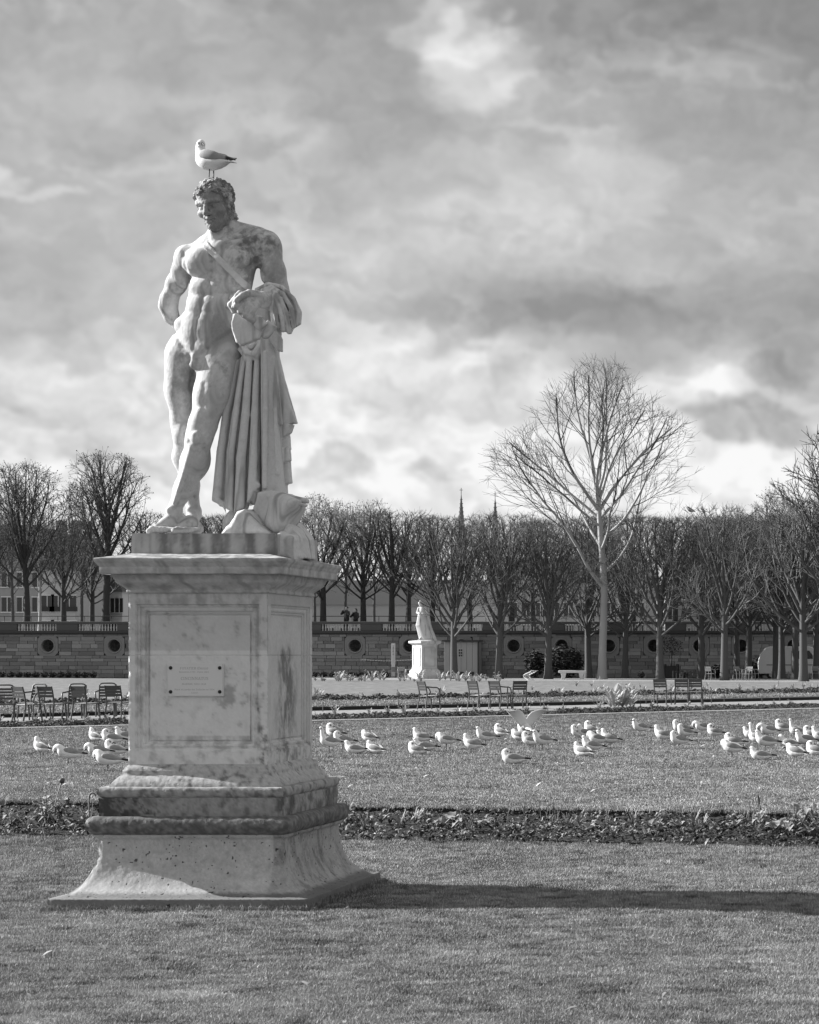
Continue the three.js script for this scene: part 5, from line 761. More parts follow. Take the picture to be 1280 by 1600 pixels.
{
  const lab = { stand: 'gull standing at rest on the lawn, grey back and white breast', alert: 'gull standing tall with neck stretched up on the lawn', preen: 'gull standing on the lawn with bill bent to its breast', tucked: 'gull standing hunched on the lawn with bill tucked into its back', sit: 'gull sitting low on the grass with head up', doze: 'gull sitting on the grass asleep with bill in its back' };
  const grp = { stand: 'gulls standing on the lawn', alert: 'gulls stretching their necks', preen: 'gulls preening', tucked: 'gulls hunched on the lawn', sit: 'gulls sitting on the grass', doze: 'gulls asleep on the grass' };
  const K = { s: 'stand', a: 'alert', p: 'preen', t: 'tucked', i: 'sit', d: 'doze' };
  const at = '66,1186,s 107,1196,p 150,1167,s 175,1170,t 196,1167,s 153,1190,p 180,1188,t 169,1207,p 515,1177,a 523,1160,t 536,1172,t 555,1179,i 577,1167,p 586,1179,i 659,1168,s 652,1180,d 663,1175,i 698,1172,p 739,1180,s 759,1166,s 783,1157,t 802,1195,d 811,1165,p 822,1156,t 829,1172,t 848,1173,s 905,1159,t 916,1161,s 924,1153,t 911,1183,i 925,1182,s 934,1170,p 953,1170,s 946,1159,i 1001,1151,s 1037,1165,s 1064,1151,t 1071,1158,t 1061,1171,t 1097,1149,p 1117,1157,t 1147,1167,d 1144,1186,p 1175,1154,i 1183,1170,a 1197,1176,s 1200,1156,p 1189,1189,i 1223,1150,t 1233,1170,i 1245,1157,a 1258,1173,s 1268,1163,t 1243,1193,p 1275,1181,d 1283,1166,s'.split(' ').map((e) => e.split(','));
  const made = {}, r = rng(12);
  for (const [px, py, k] of at) {
    const pose = K[k], p = G(+px, +py, L2Y), s = 1.14 + r() * 0.16, turn = Math.PI + (r() - 0.5) * 1.2;
    p.y = L2Y + 0.6 * swell(p.x, p.z) + 0.004; let o; if (!made[pose]) { o = made[pose] = makeGull(pose, lab[pose], grp[pose]); o.position.copy(p); o.rotation.y = turn; } else o = dup(made[pose], 'gull', p, turn); o.scale.setScalar(s);
  }
  // the one on the statue's head
  const top = S(331, 279.5, 0.06), o = makeGull('look_back', 'gull standing on the head of the marble man'); o.position.copy(top); o.position.y += PUP - 0.03; o.rotation.y = Math.PI - 0.42; o.scale.setScalar(1.0);
  // one with wings spread, landing
  const f = thing('flying_gull', 'gull landing with both wings spread above the resting flock', 'gull', P(824, 1136, 37), Math.PI - 0.9);
  const bs = loft(smoothSec([[-0.17, 0.0, 0, 0.004, 0.02], [-0.12, 0, 0, 0.018, 0.03], [-0.04, 0, 0, 0.04, 0.046], [0.04, 0.01, 0, 0.046, 0.048], [0.1, 0.03, 0, 0.032, 0.034], [0.14, 0.044, 0, 0.028, 0.028], [0.17, 0.046, 0, 0.013, 0.012]], 3), 12); mesh('body', paint(bs, () => 0.82), gullWhite, f);
  for (const s of [-1, 1]) { const w = loft(smoothSec([[0.05, 0.03, s * 0.03, 0.014, 0.07], [0.06, 0.16, s * 0.13, 0.012, 0.085], [0.02, 0.24, s * 0.26, 0.01, 0.07], [-0.08, 0.28, s * 0.38, 0.006, 0.035], [-0.15, 0.3, s * 0.44, 0.002, 0.008]].map((e) => e), 3), 10); const q = w.attributes.position; mesh('wing', paint(w, (x, y, z) => Math.abs(z) > 0.4 ? 0.05 : 0.75), gullGrey, f); }
  mesh('bill', bar([0.17, 0.045, 0], [0.205, 0.038, 0], 0.008, 0.003), gullBill, f); mesh('tail', paint(loft([[-0.14, 0, 0, 0.006, 0.02], [-0.2, 0, 0, 0.003, 0.045]], 8), () => 0.8), gullWhite, f);
  f.rotation.z = 0.25; f.scale.setScalar(1.2);
  // crow on a tree top
  const cr = thing('crow', 'black crow perched on the clipped treetops', 'crow', P(1079, 799, 127), 0.3); mesh('body', loft(smoothSec([[-0.3, -0.02, 0, 0.01, 0.04], [-0.15, 0.02, 0, 0.05, 0.06], [0, 0.06, 0, 0.09, 0.09], [0.1, 0.12, 0, 0.07, 0.07], [0.17, 0.17, 0, 0.05, 0.05], [0.24, 0.17, 0, 0.012, 0.012]], 2), 8), grey(0.015, 0.6), cr); cr.rotation.y = 2.4; cr.scale.setScalar(1.5);
}

// ---------------------------------------------------------------- garden chairs of painted metal
const chairMat = grey(0.075, 0.45, { metalness: 0.2 }), seatMat = grey(0.22, 0.4);
function makeChair(kind, label, group) { // seat faces +z, base at the origin
  const t = thing('garden_chair', label, 'chair', [0, 0, 0], 0, group), T = 0.02;
  for (const s of [-1, 1]) {
    mesh('leg', tube([[s * 0.24, 0, 0.24], [s * 0.23, 0.25, 0.215], [s * 0.225, 0.4, 0.2]], T, 6), chairMat, t);
    mesh('leg', tube([[s * 0.22, 0, -0.27], [s * 0.21, 0.25, -0.22], [s * 0.205, 0.42, -0.2], [s * 0.205, 0.65, -0.235], [s * 0.205, 0.84, -0.29]], T, 6, 14), chairMat, t);
  }
  for (let i = 0; i < 7; i++) mesh('seat_slat', rb(0.45, 0.012, 0.052, 0.004, 0, 0.415 - 0.004 * i * 0.6, 0.19 - i * 0.062), seatMat, t);
  mesh('seat_rail', merged([bar([-0.225, 0.4, 0.21], [0.225, 0.4, 0.21], 0.012), bar([-0.22, 0.4, 0.2], [-0.205, 0.4, -0.2], 0.012), bar([0.22, 0.4, 0.2], [0.205, 0.4, -0.2], 0.012)]), chairMat, t);
  const slats = kind === 'arm' ? [0.545, 0.62, 0.695, 0.77] : [0.6, 0.68, 0.76, 0.815];
  for (const y of slats) { const z = -0.2 - (y - 0.42) * 0.2; mesh('back_slat', bx(0.43, kind === 'arm' ? 0.058 : y > 0.8 ? 0.05 : 0.066, 0.012, 0, y, z - 0.004, 0, -0.2), chairMat, t); }
  if (kind === 'arm') { mesh('back_hoop', tube([[-0.205, 0.8, -0.275], [-0.17, 0.86, -0.288], [0, 0.875, -0.29], [0.17, 0.86, -0.288], [0.205, 0.8, -0.275]], T, 6, 14), chairMat, t); }
  if (kind !== 'plain') for (const s of [-1, 1]) mesh('armrest', tube([[s * 0.208, 0.68, -0.24], [s * 0.26, 0.66, -0.05], [s * 0.265, 0.64, 0.13], [s * 0.25, 0.52, 0.2], [s * 0.23, 0.4, 0.2]], T, 6, 16), chairMat, t);
  return t;
}
{
  const src = { plain: makeChair('plain', ''), elbow: makeChair('elbow', ''), arm: makeChair('arm', '') }; const used = {};
  const put = (kind, px, py, turn, label, group, y = 0.036) => { const p = G(px, py, y); let o; if (!used[kind]) { used[kind] = 1; o = src[kind]; o.position.copy(p); o.rotation.y = turn; } else o = dup(src[kind], 'garden_chair', p, turn); o.userData = { label, category: 'chair' }; if (group) o.userData.group = group; return o; };
  const A = 'straight-backed metal chair in the gathered row left of the pedestal', B = 'round-backed metal armchair in the gathered row beside the pedestal', gA = 'straight chairs beside the pedestal', gB = 'armchairs beside the pedestal';
  put('plain', 43, 1126, Math.PI - 0.5, A, gA); put('plain', 82, 1125, Math.PI - 0.25, A, gA); put('plain', 134, 1124, Math.PI - 0.3, A, gA); put('plain', 185, 1122, Math.PI - 0.1, A, gA);
  put('arm', 7, 1126, 0.4, B, gB); put('arm', 50, 1122.5, -0.3, B, gB); put('arm', 117, 1122, 0.15, B, gB); put('arm', 167, 1119.5, 0.3, B, gB);
  put('elbow', 671, 1108.5, Math.PI - 0.75, 'lone metal armchair on the path before the far statue');
  put('plain', 749, 1107, Math.PI - 0.6, 'straight metal chair at the end of a row of three', 'row of three chairs on the path'); put('elbow', 782, 1107.5, Math.PI - 0.5, 'metal armchair in the middle of a row of three on the path'); put('elbow', 809, 1107, Math.PI + 0.5, 'metal armchair turned askew at the end of a row of three', undefined);
  const C = 'metal chair in a row of three facing away before the right-hand trees'.replace('right-hand', 'clipped'), gC = 'three chairs before the clipped trees';
  put('plain', 1035, 1101, Math.PI - 0.15, C, gC); put('plain', 1066, 1100.5, Math.PI + 0.05, C, gC); put('plain', 1087, 1100, Math.PI + 0.1, C, gC);
  const D = 'small pale metal chair standing under the clipped trees', gD = 'chairs under the clipped trees';
  for (const [px, py, tn] of [[1110, 1063, 2.7], [1154, 1063, 0.6], [1168, 1063.5, -0.4], [1178, 1063, 1.2], [1275, 1062, 0.2]]) put('elbow', px, py, tn, D, gD, 0.13).traverse((m) => { if (m.isMesh) m.material = seatMat; });
  const E = 'small garden chair beside the far pedestal', gE = 'chairs beside the far pedestal'; for (const [px, py, tn] of [[628, 1062, 0.4], [638, 1061.5, -1.2]]) put('elbow', px, py, tn, E, gE, 0.06).traverse((m) => { if (m.isMesh) m.material = seatMat; });
}

// ---------------------------------------------------------------- the second statue, people, and small things of the garden
const marble2 = new THREE.MeshStandardMaterial({ vertexColors: true, roughness: 0.85 });
{
  const d = 133, s = d / FOC, base = GX(664, d, 0), pd = thing('pedestal', 'smaller white stone pedestal under the robed statue before the wall', 'pedestal', base, 46 * Math.PI / 180);
  const tone = (x, y, z) => clamp(0.66 + 0.25 * fbm(x * 2, y * 2, z * 2, 4) - 0.3 * sstep(0.1, 0.4, fbm(x * 5, y * 1.2, z * 5, 3)), 0.15, 0.8);
  const sw = (p, o) => paint(sweepSquare(p, { step: 0.07, amp: 0.01, chip: 0.02, ...o }), tone);
  mesh('base', sw([[0.82, -0.1], [0.82, 0.42], [0.72, 0.46], [0.72, 0.62], [0.6, 0.78]]), marble2, pd); mesh('die', sw([[0.58, 0.75], [0.58, 2.36]]), marble2, pd); mesh('cap', sw([[0.58, 2.32], [0.68, 2.4], [0.76, 2.44], [0.76, 2.58], [0.5, 2.62], [0.02, 2.63]]), marble2, pd);
  for (let k = 0; k < 2; k++) { const g = new THREE.Group(); g.name = 'panel'; const w = 0.8, h = 1.2; mesh('moulding', merged([bx(w, 0.05, 0.04, 0, h / 2, 0), bx(w, 0.05, 0.04, 0, -h / 2, 0), bx(0.05, h, 0.04, -w / 2, 0, 0), bx(0.05, h, 0.04, w / 2, 0, 0)]), grey(0.55), g); g.position.set(k ? -0.59 : 0, 1.55, k ? 0 : 0.59); g.rotation.y = k ? -Math.PI / 2 : 0; pd.add(g); }
  const st = thing('robed_statue', 'white marble statue of a robed figure standing on the smaller pedestal', 'statue', [base.x, 2.6, base.z]);
  const Q = (px, py, w = 0) => V((px - 664) * s, (992 - py) * s, w), pr = [], c = (k, ...j) => { for (let i = 0; i < j.length - 1; i++) pr.push([pCap(Q(...j[i]), Q(...j[i + 1]), j[i][3] * s, j[i + 1][3] * s), k]); };
  pr.push([pEll(Q(657.5, 933, 0.05), 0.13, 0.17, 0.15), 0.05]); c(0.06, [658, 937, 0, 2], [660, 942, 0, 3]); pr.push([pEll(Q(661, 947, 0), 0.27, 0.36, 0.2), 0.08]);
  c(0.06, [655, 941, 0, 2.2], [653.5, 948, 0.1, 2], [658, 950, 0.28, 1.7]); c(0.06, [665, 941, 0, 2.3], [667.5, 950, 0.05, 2.1], [660, 951, 0.28, 1.7]);
  for (let i = 0; i < 9; i++) { const t = i / 8; c(0.035, [656 + t * 8, 952, 0.16 - 0.1 * Math.abs(t - 0.4), 2], [653 + t * 14, 968, 0.2 - 0.2 * Math.abs(t - 0.35), 2.1], [658 + t * 18, 990, 0.2 - 0.3 * Math.abs(t - 0.35), 2]); }
  pr.push([pEll(Q(661, 970, -0.05), 0.36, 0.8, 0.28), 0.08]); c(0.05, [667, 944, -0.1, 2.4], [671, 968, -0.12, 2.6], [680, 992, -0.12, 2.6]); c(0.04, [660, 986, 0.15, 1.6], [657, 991, 0.3, 1.3]);
  const g = surfaceNets(pr, V(-0.75, 0, -0.6), V(0.95, 2.95, 0.65), 0.022); mesh('figure', paint(g, tone), marble2, st);
  mesh('slab', paint(bx(0.95, 0.1, 0.8, 0.1, 0.03, 0), () => 0.6), marble2, st);
}
// two people by the balustrade
function person(label, px, d, h, o) {
  const p = GX(px, d, TERR), t = thing('person', label, 'person', p, o.turn), m = (list, cell, lo, hi) => surfaceNets(list, V(...lo), V(...hi), cell), k = h / 1.75;
  const C = (a, b, ra, rb2, q = 0.04) => [pCap(V(...a), V(...b), ra, rb2), q], L = [];
  L.push([pEll(V(0, 1.62, 0.01), 0.085, 0.115, 0.1), 0.03], C([0, 1.45, 0], [0, 1.55, 0], 0.055, 0.055), [pEll(V(0, 1.25, 0), 0.19, 0.25, 0.12), 0.05], [pEll(V(0, 0.98, 0), 0.17, 0.16, 0.12), 0.06]);
  for (const s of [-1, 1]) { L.push(C([s * 0.09, 0.9, 0], [s * 0.11, 0.48, 0.03], 0.085, 0.06), C([s * 0.11, 0.48, 0.03], [s * 0.12, 0.08, 0], 0.06, 0.045), C([s * 0.12, 0.05, 0], [s * 0.13, 0.04, 0.16], 0.045, 0.035)); const e = o.arms[s < 0 ? 0 : 1]; L.push(C([s * 0.19, 1.38, 0], e[0], 0.055, 0.045), C(e[0], e[1], 0.045, 0.035), C(e[1], [e[1][0], e[1][1] + 0.05, e[1][2] + 0.05], 0.04, 0.03, 0.02)); }
  L.push(C([0, 1.61, 0.1], [0, 1.595, 0.115], 0.018, 0.018, 0.02));
  const body = m(L, 0.02, [-0.55, -0.02, -0.3], [0.55, 1.78, 0.5]); mesh('body', paint(body, (x, y, z) => y > 1.5 ? 0.35 : 0.03), marble2, t);
  const coat = L.slice(2).map((e) => [(x, y, z) => e[0](x, y, z) - 0.022, e[1]]); mesh('coat', paint(surfaceNets(coat, V(-0.55, 0.8, -0.3), V(0.55, 1.5, 0.2), 0.022), () => o.coat), marble2, t);
  mesh('hair', paint(m(o.long ? [[pEll(V(0, 1.67, -0.02), 0.1, 0.1, 0.11), 0.05], C([0, 1.62, -0.06], [0, 1.38, -0.09], 0.09, 0.08)] : [[pEll(V(0, 1.66, -0.025), 0.095, 0.095, 0.1), 0.03]], 0.02, [-0.2, 1.2, -0.25], [0.2, 1.8, 0.08]), () => 0.02), marble2, t); t.scale.setScalar(k);
}
person('person in dark jacket raising both hands to the face by the balustrade', 542, WD + 0.75, 1.85, { turn: -0.5, arms: [[[-0.36, 1.25, 0.12], [-0.12, 1.5, 0.2]], [[0.34, 1.2, 0.12], [0.12, 1.48, 0.2]]], coat: 0.02 });
person('person with long dark hair and dark coat lifting one hand by the balustrade', 556, WD + 0.8, 1.7, { turn: -0.35, long: 1, arms: [[[-0.28, 1.15, 0.2], [-0.05, 1.42, 0.22]], [[0.26, 1.1, 0.05], [0.16, 0.92, 0.22]]], coat: 0.025 });
{
  // shed against the wall
  const d = WD - 1.2, sx = d / FOC, sh = thing('shed', 'pale boarded shed with a small paned window built against the wall', 'shed', GX(721, d, 0)), W = 53 * sx, H = 2.62, pm = grey(0.42, 0.8);
  mesh('wall', bx(W, H, 1.0, 0, H / 2, -0.5), grey(0.3, 0.9), sh); for (let i = 0; i < 6; i++) mesh('board', rb(W / 6 - 0.02, H - 0.1, 0.04, 0.008, -W / 2 + (i + 0.5) * W / 6, H / 2, 0.02), pm, sh);
  mesh('roof', bx(W + 0.2, 0.09, 1.3, 0, H + 0.06, -0.4), grey(0.06), sh); mesh('corner_post', bx(0.1, H, 0.1, W / 2 + 0.02, H / 2, 0.04), grey(0.07), sh);
  const win = mesh('window', bx(0.32, 0.6, 0.03, -0.03, 1.82, 0.055), grey(0.6), sh); for (let i = 0; i < 2; i++) for (let j = 0; j < 3; j++) mesh('pane', bx(0.12, 0.15, 0.02, -0.105 + i * 0.15, 1.64 + j * 0.185, 0.072), grey(0.02, 0.2), win);
  for (const x of [-0.85, 0.02, 0.75]) mesh('vent', bx(0.34, 0.26, 0.03, x, 0.36, 0.06), grey(0.05), sh);
  // tall sign post
  const sg = thing('sign_post', 'narrow tall white information post by the wall', 'sign', GX(615, 141, 0)); mesh('panel', rb(0.27, 1.45, 0.07, 0.01, 0, 1.75, 0), grey(0.62, 0.6), sg); mesh('stand', rb(0.24, 1.02, 0.06, 0.01, 0, 0.51, -0.005), grey(0.25, 0.7), sg); mesh('notice', bx(0.25, 0.2, 0.02, 0, 0.95, 0.035), grey(0.7), sg); mesh('notice', bx(0.25, 0.3, 0.02, 0, 0.35, 0.035), grey(0.55), sg);
  for (let i = 0; i < 7; i++) mesh('lettering', bx(0.04 + (i * 7 % 5) * 0.014, 0.05, 0.004, 0, 2.3 - i * 0.1, 0.038), grey(0.1), sg);
  // stone bench
  const bn = thing('stone_bench', 'white stone bench with curved legs beside the plane tree', 'bench', GX(895, 129, 0), 0.12), bm = grey(0.68, 0.8), W2 = 1.72; mesh('seat', rb(W2, 0.16, 0.5, 0.03, 0, 0.62, 0), bm, bn);
  for (const s of [-1, 1]) { const sh2 = new THREE.Shape([[-0.16, 0], [0.13, 0], [0.1, 0.12], [0.15, 0.3], [0.2, 0.54], [-0.14, 0.54], [-0.06, 0.34], [-0.1, 0.14]].map((p) => new THREE.Vector2(-s * p[0], p[1]))); mesh('leg', new THREE.ExtrudeGeometry(sh2, { depth: 0.4, bevelEnabled: true, bevelSize: 0.01, bevelThickness: 0.01, bevelSegments: 1 }).translate(s * (W2 / 2 - 0.26), 0, -0.2), bm, bn); }
  // white reclining seat
  const rc = thing('reclined_seat', 'white slatted reclining seat on the lawn left of the stone bench'.replace(' left of', ' near'), 'seat', GX(828, 124, 0.1), 2.7), rm = grey(0.75, 0.6); for (let i = 0; i < 9; i++) { const t = i / 8, a = t < 0.5 ? [lerp(-0.25, 0.25, t * 2), lerp(0.55, 0.3, t * 2)] : [lerp(0.25, -0.1, t * 2 - 1), lerp(0.3, 0.02, t * 2 - 1)]; mesh('slat', rb(0.11, 0.03, 0.5, 0.008, a[0], a[1], 0), rm, rc); } for (const z of [-0.26, 0.26]) mesh('side_rail', tube([[-0.3, 0.57, z], [0.28, 0.3, z], [-0.12, 0.02, z]], 0.025, 6), rm, rc);
  for (let i = 0; i < 4; i++) mesh('back_slat', rb(0.1, 0.03, 0.5, 0.008, -0.32 - i * 0.03, 0.62 + i * 0.0, 0), rm, rc);
  // van behind the trees
  const vn = thing('van', 'white rounded van parked behind the clipped trees', 'van', GX(1240, 139.5, 0), 0.06), vm = grey(0.72, 0.35), sp = new THREE.Shape(); sp.moveTo(-2.3, 0.45); sp.lineTo(-2.34, 1.1); sp.quadraticCurveTo(-2.25, 1.75, -1.85, 2.1); sp.quadraticCurveTo(-1.7, 2.2, -1.4, 2.2); sp.lineTo(1.1, 2.2); sp.quadraticCurveTo(1.5, 2.15, 1.8, 1.5); sp.quadraticCurveTo(2.4, 1.35, 2.5, 1.0); sp.lineTo(2.5, 0.45); sp.closePath();
  mesh('body', new THREE.ExtrudeGeometry(sp, { depth: 1.7, bevelEnabled: true, bevelSize: 0.06, bevelThickness: 0.08, bevelSegments: 3 }).translate(0, 0, -0.85), vm, vn);
  const gl = grey(0.02, 0.15); mesh('window', new THREE.ExtrudeGeometry(new THREE.Shape([[0.2, 1.4], [0.25, 1.95], [1.1, 1.98], [1.5, 1.42]].map((p) => new THREE.Vector2(...p))), { depth: 0.02, bevelEnabled: false }).translate(0, 0, 0.94), gl, vn);
  mesh('trim', bx(3.6, 0.05, 0.03, 0, 1.0, 0.945), grey(0.1), vn); mesh('door_seam', bx(0.03, 1.5, 0.02, -0.1, 1.2, 0.94), grey(0.1), vn); mesh('bumper', rb(0.2, 0.25, 1.8, 0.05, -2.36, 0.5, 0), grey(0.06), vn);
  for (const x of [-1.45, 1.6]) for (const z of [-0.75, 0.8]) { const w = new THREE.Group(); w.name = 'wheel'; w.position.set(x, 0.36, z); mesh('tyre', new THREE.TorusGeometry(0.26, 0.1, 8, 20), grey(0.02), w); mesh('rim', new THREE.CylinderGeometry(0.2, 0.2, 0.12, 14).rotateX(Math.PI / 2), grey(0.5, 0.4), w); vn.add(w); }
  // tree in a planter box
  const pb = thing('planter_tree', 'small round evergreen in a square planter box by the wall', 'planter', GX(1049, 138, 0)); for (const [x, z, w, dd] of [[0, 0.4, 0.86, 0.05], [0, -0.4, 0.86, 0.05], [0.4, 0, 0.05, 0.75], [-0.4, 0, 0.05, 0.75]]) mesh('panel', bx(w, 0.85, dd, x, 0.5, z), grey(0.04), pb); for (const [x, z] of [[-1, -1], [1, -1], [-1, 1], [1, 1]]) mesh('post', bx(0.1, 1.05, 0.1, x * 0.43, 0.53, z * 0.43), grey(0.05), pb); mesh('soil', bx(0.75, 0.05, 0.75, 0, 0.85, 0), grey(0.02), pb); mesh('trunk', bar([0, 0.8, 0], [0.05, 1.9, 0], 0.05, 0.04), darkBark, pb);
  mesh('crown', leafBall(33, 700, 0.95, 0.75, 0.11).translate(0, 2.3, 0), leafDark, pb);
}
function leafBall(seed, n, rx, ry, s) { const r = rng(seed), pos = []; for (let i = 0; i < n; i++) { const a = r() * 6.283, z = r() * 2 - 1, q = Math.sqrt(1 - z * z), k = Math.pow(r(), 0.28) * (0.8 + 0.25 * noise(Math.cos(a) * q * 2, z * 2, Math.sin(a) * q * 2)), x = Math.cos(a) * q * rx * k, y = z * ry * k, w = Math.sin(a) * q * rx * k, t = s * (0.6 + r() * 0.8), b = r() * 6.28, c = (r() - 0.5) * 2, dx = Math.cos(b) * t, dy = c * t * 0.7, dz = Math.sin(b) * t, ex = -Math.sin(b) * t * 0.45, ez = Math.cos(b) * t * 0.45; pos.push(x - dx / 2, y - dy / 2, w - dz / 2, x + ex, y, w + ez, x + dx / 2, y + dy / 2, w + dz / 2, x - dx / 2, y - dy / 2, w - dz / 2, x + dx / 2, y + dy / 2, w + dz / 2, x - ex, y + 0.02, w - ez); } const g = new THREE.BufferGeometry(); g.setAttribute('position', new THREE.Float32BufferAttribute(pos, 3)); g.computeVertexNormals(); return g; }
{
  // big evergreen shrubs and clipped balls at the foot of the wall
  const big = (px, d, rx, ry, seed, label, n = 2600) => { const t = thing('evergreen_shrub', label, 'shrub', GX(px, d, 0)); mesh('foliage', leafBall(seed, n, rx, ry, 0.2).translate(0, ry * 0.85, 0), leafDark, t); mesh('stem', bar([0, 0, 0], [0, ry, 0], 0.08, 0.04), darkBark, t); };
  big(882, 141, 1.75, 1.4, 61, 'large dark evergreen shrub behind the stone bench'); big(836, 142.5, 0.9, 1.25, 62, 'narrower dark evergreen shrub beside the large one by the wall', 1200); big(1186, 143, 1.0, 0.85, 65, 'dark shrub beside the parked van', 1200); big(1120, 143.2, 0.9, 0.6, 66, 'low loose shrub under the clipped trees by the wall', 800);
  const t0 = thing('clipped_ball', 'small round clipped shrub in the line at the foot of the wall', 'shrub', [0, 0, 0], 0, 'small round shrubs at the foot of the wall'); mesh('foliage', leafBall(71, 420, 0.33, 0.3, 0.085).translate(0, 0.28, 0), leafDark, t0); mesh('stem', bar([0, 0, 0], [0, 0.25, 0], 0.03), darkBark, t0);
  const xs = [3, 17, 30, 43, 56, 70, 82, 95, 107, 121, 133, 146, 494, 506, 520, 536, 549, 563, 576, 590, 603, 1002, 1070]; xs.forEach((px, i) => { const p = GX(px, 143.2, 0); if (!i) t0.position.copy(p); else dup(t0, 'clipped_ball', p, i); });
  // low iron fences by the wall
  const lf = (px0, px1, d, label) => { const a = GX(px0, d), b = GX(px1, d), t = thing('low_fence', label, 'fence', a), L = b.x - a.x; mesh('rail', bar([0, 0.55, 0], [L, 0.55, 0], 0.018), gullLeg, t); mesh('rail', bar([0, 0.1, 0], [L, 0.1, 0], 0.018), gullLeg, t); for (let x = 0; x <= L; x += 0.22) mesh('upright', bar([x, 0, 0], [x, 0.62, 0], 0.014, 0.014, 4), gullLeg, t); };
  lf(1052, 1084, 137, 'low iron fence beside the planter tree'); lf(1206, 1244, 134, 'low iron fence in front of the parked van');
  // striped tape strung along the wall
  const tp = thing('barrier_tape', 'dashed white tape strung low along the wall by the sign post', 'tape', GX(567, 143.6, 0)); for (let i = 0; i < 20; i++) mesh('dash', bx(0.13, 0.045, 0.01, i * 0.19, 1.36 - 0.1 * Math.sin(i / 19 * 3.14), 0), grey(0.7), tp); mesh('cord', tube([[0, 1.36, -0.01], [1.9, 1.26, -0.01], [3.7, 1.36, -0.01]], 0.012, 4), grey(0.3), tp); for (const x of [-0.02, 3.72]) mesh('stake', bar([x, 0, -0.02], [x, 1.4, -0.02], 0.02), gullLeg, tp);
}

// ---------------------------------------------------------------- plants and litter of the beds
function leafBlade(pts, w, fold = 0.25) { // strip along pts, widest in the middle
  const pos = [], idx = [], n = pts.length, d = V(0, 0, 0), s = V(0, 0, 0);
  for (let i = 0; i < n; i++) { const a = pts[Math.max(0, i - 1)], b = pts[Math.min(n - 1, i + 1)]; d.set(b[0] - a[0], b[1] - a[1], b[2] - a[2]).normalize(); s.set(-d.z, 0, d.x); if (s.length() < 0.05) s.set(1, 0, 0); s.normalize(); const k = w * Math.sin(Math.PI * clamp(i / (n - 1) * 0.92 + 0.08)) + w * 0.06; pos.push(pts[i][0] - s.x * k, pts[i][1] + k * fold, pts[i][2] - s.z * k, ...pts[i], pts[i][0] + s.x * k, pts[i][1] + k * fold, pts[i][2] + s.z * k); }
  for (let i = 0; i < n - 1; i++) { const a = i * 3; idx.push(a, a + 1, a + 3, a + 1, a + 4, a + 3, a + 1, a + 2, a + 4, a + 2, a + 5, a + 4); }
  const g = new THREE.BufferGeometry(); g.setAttribute('position', new THREE.Float32BufferAttribute(pos, 3)); g.setAttribute('uv', new THREE.Float32BufferAttribute(new Float32Array(pos.length / 3 * 2), 2)); g.setIndex(idx); g.computeVertexNormals(); return g;
}
const leafTone = (v) => { const m = new THREE.MeshPhysicalMaterial({ roughness: 0.6, side: THREE.DoubleSide, transmission: 0.2, thickness: 0 }); m.color.setRGB(v, v, v); return m; };
const L1 = leafTone(0.2), L2 = leafTone(0.13), L3 = leafTone(0.4), L4 = leafTone(0.13);
function rosette(seed, n, len, w, rise, curl) { const r = rng(seed), out = []; for (let i = 0; i < n; i++) { const a = i * 2.4 + r(), l = len * (0.6 + r() * 0.6), u = rise * (0.5 + r()), pts = []; for (let k = 0; k <= 4; k++) { const t = k / 4; pts.push([Math.cos(a) * l * t + (r() - 0.5) * 0.01, u * l * Math.sin(t * curl) + 0.01, Math.sin(a) * l * t + (r() - 0.5) * 0.01]); } out.push(leafBlade(pts, w * (0.7 + r() * 0.6))); } return out; }
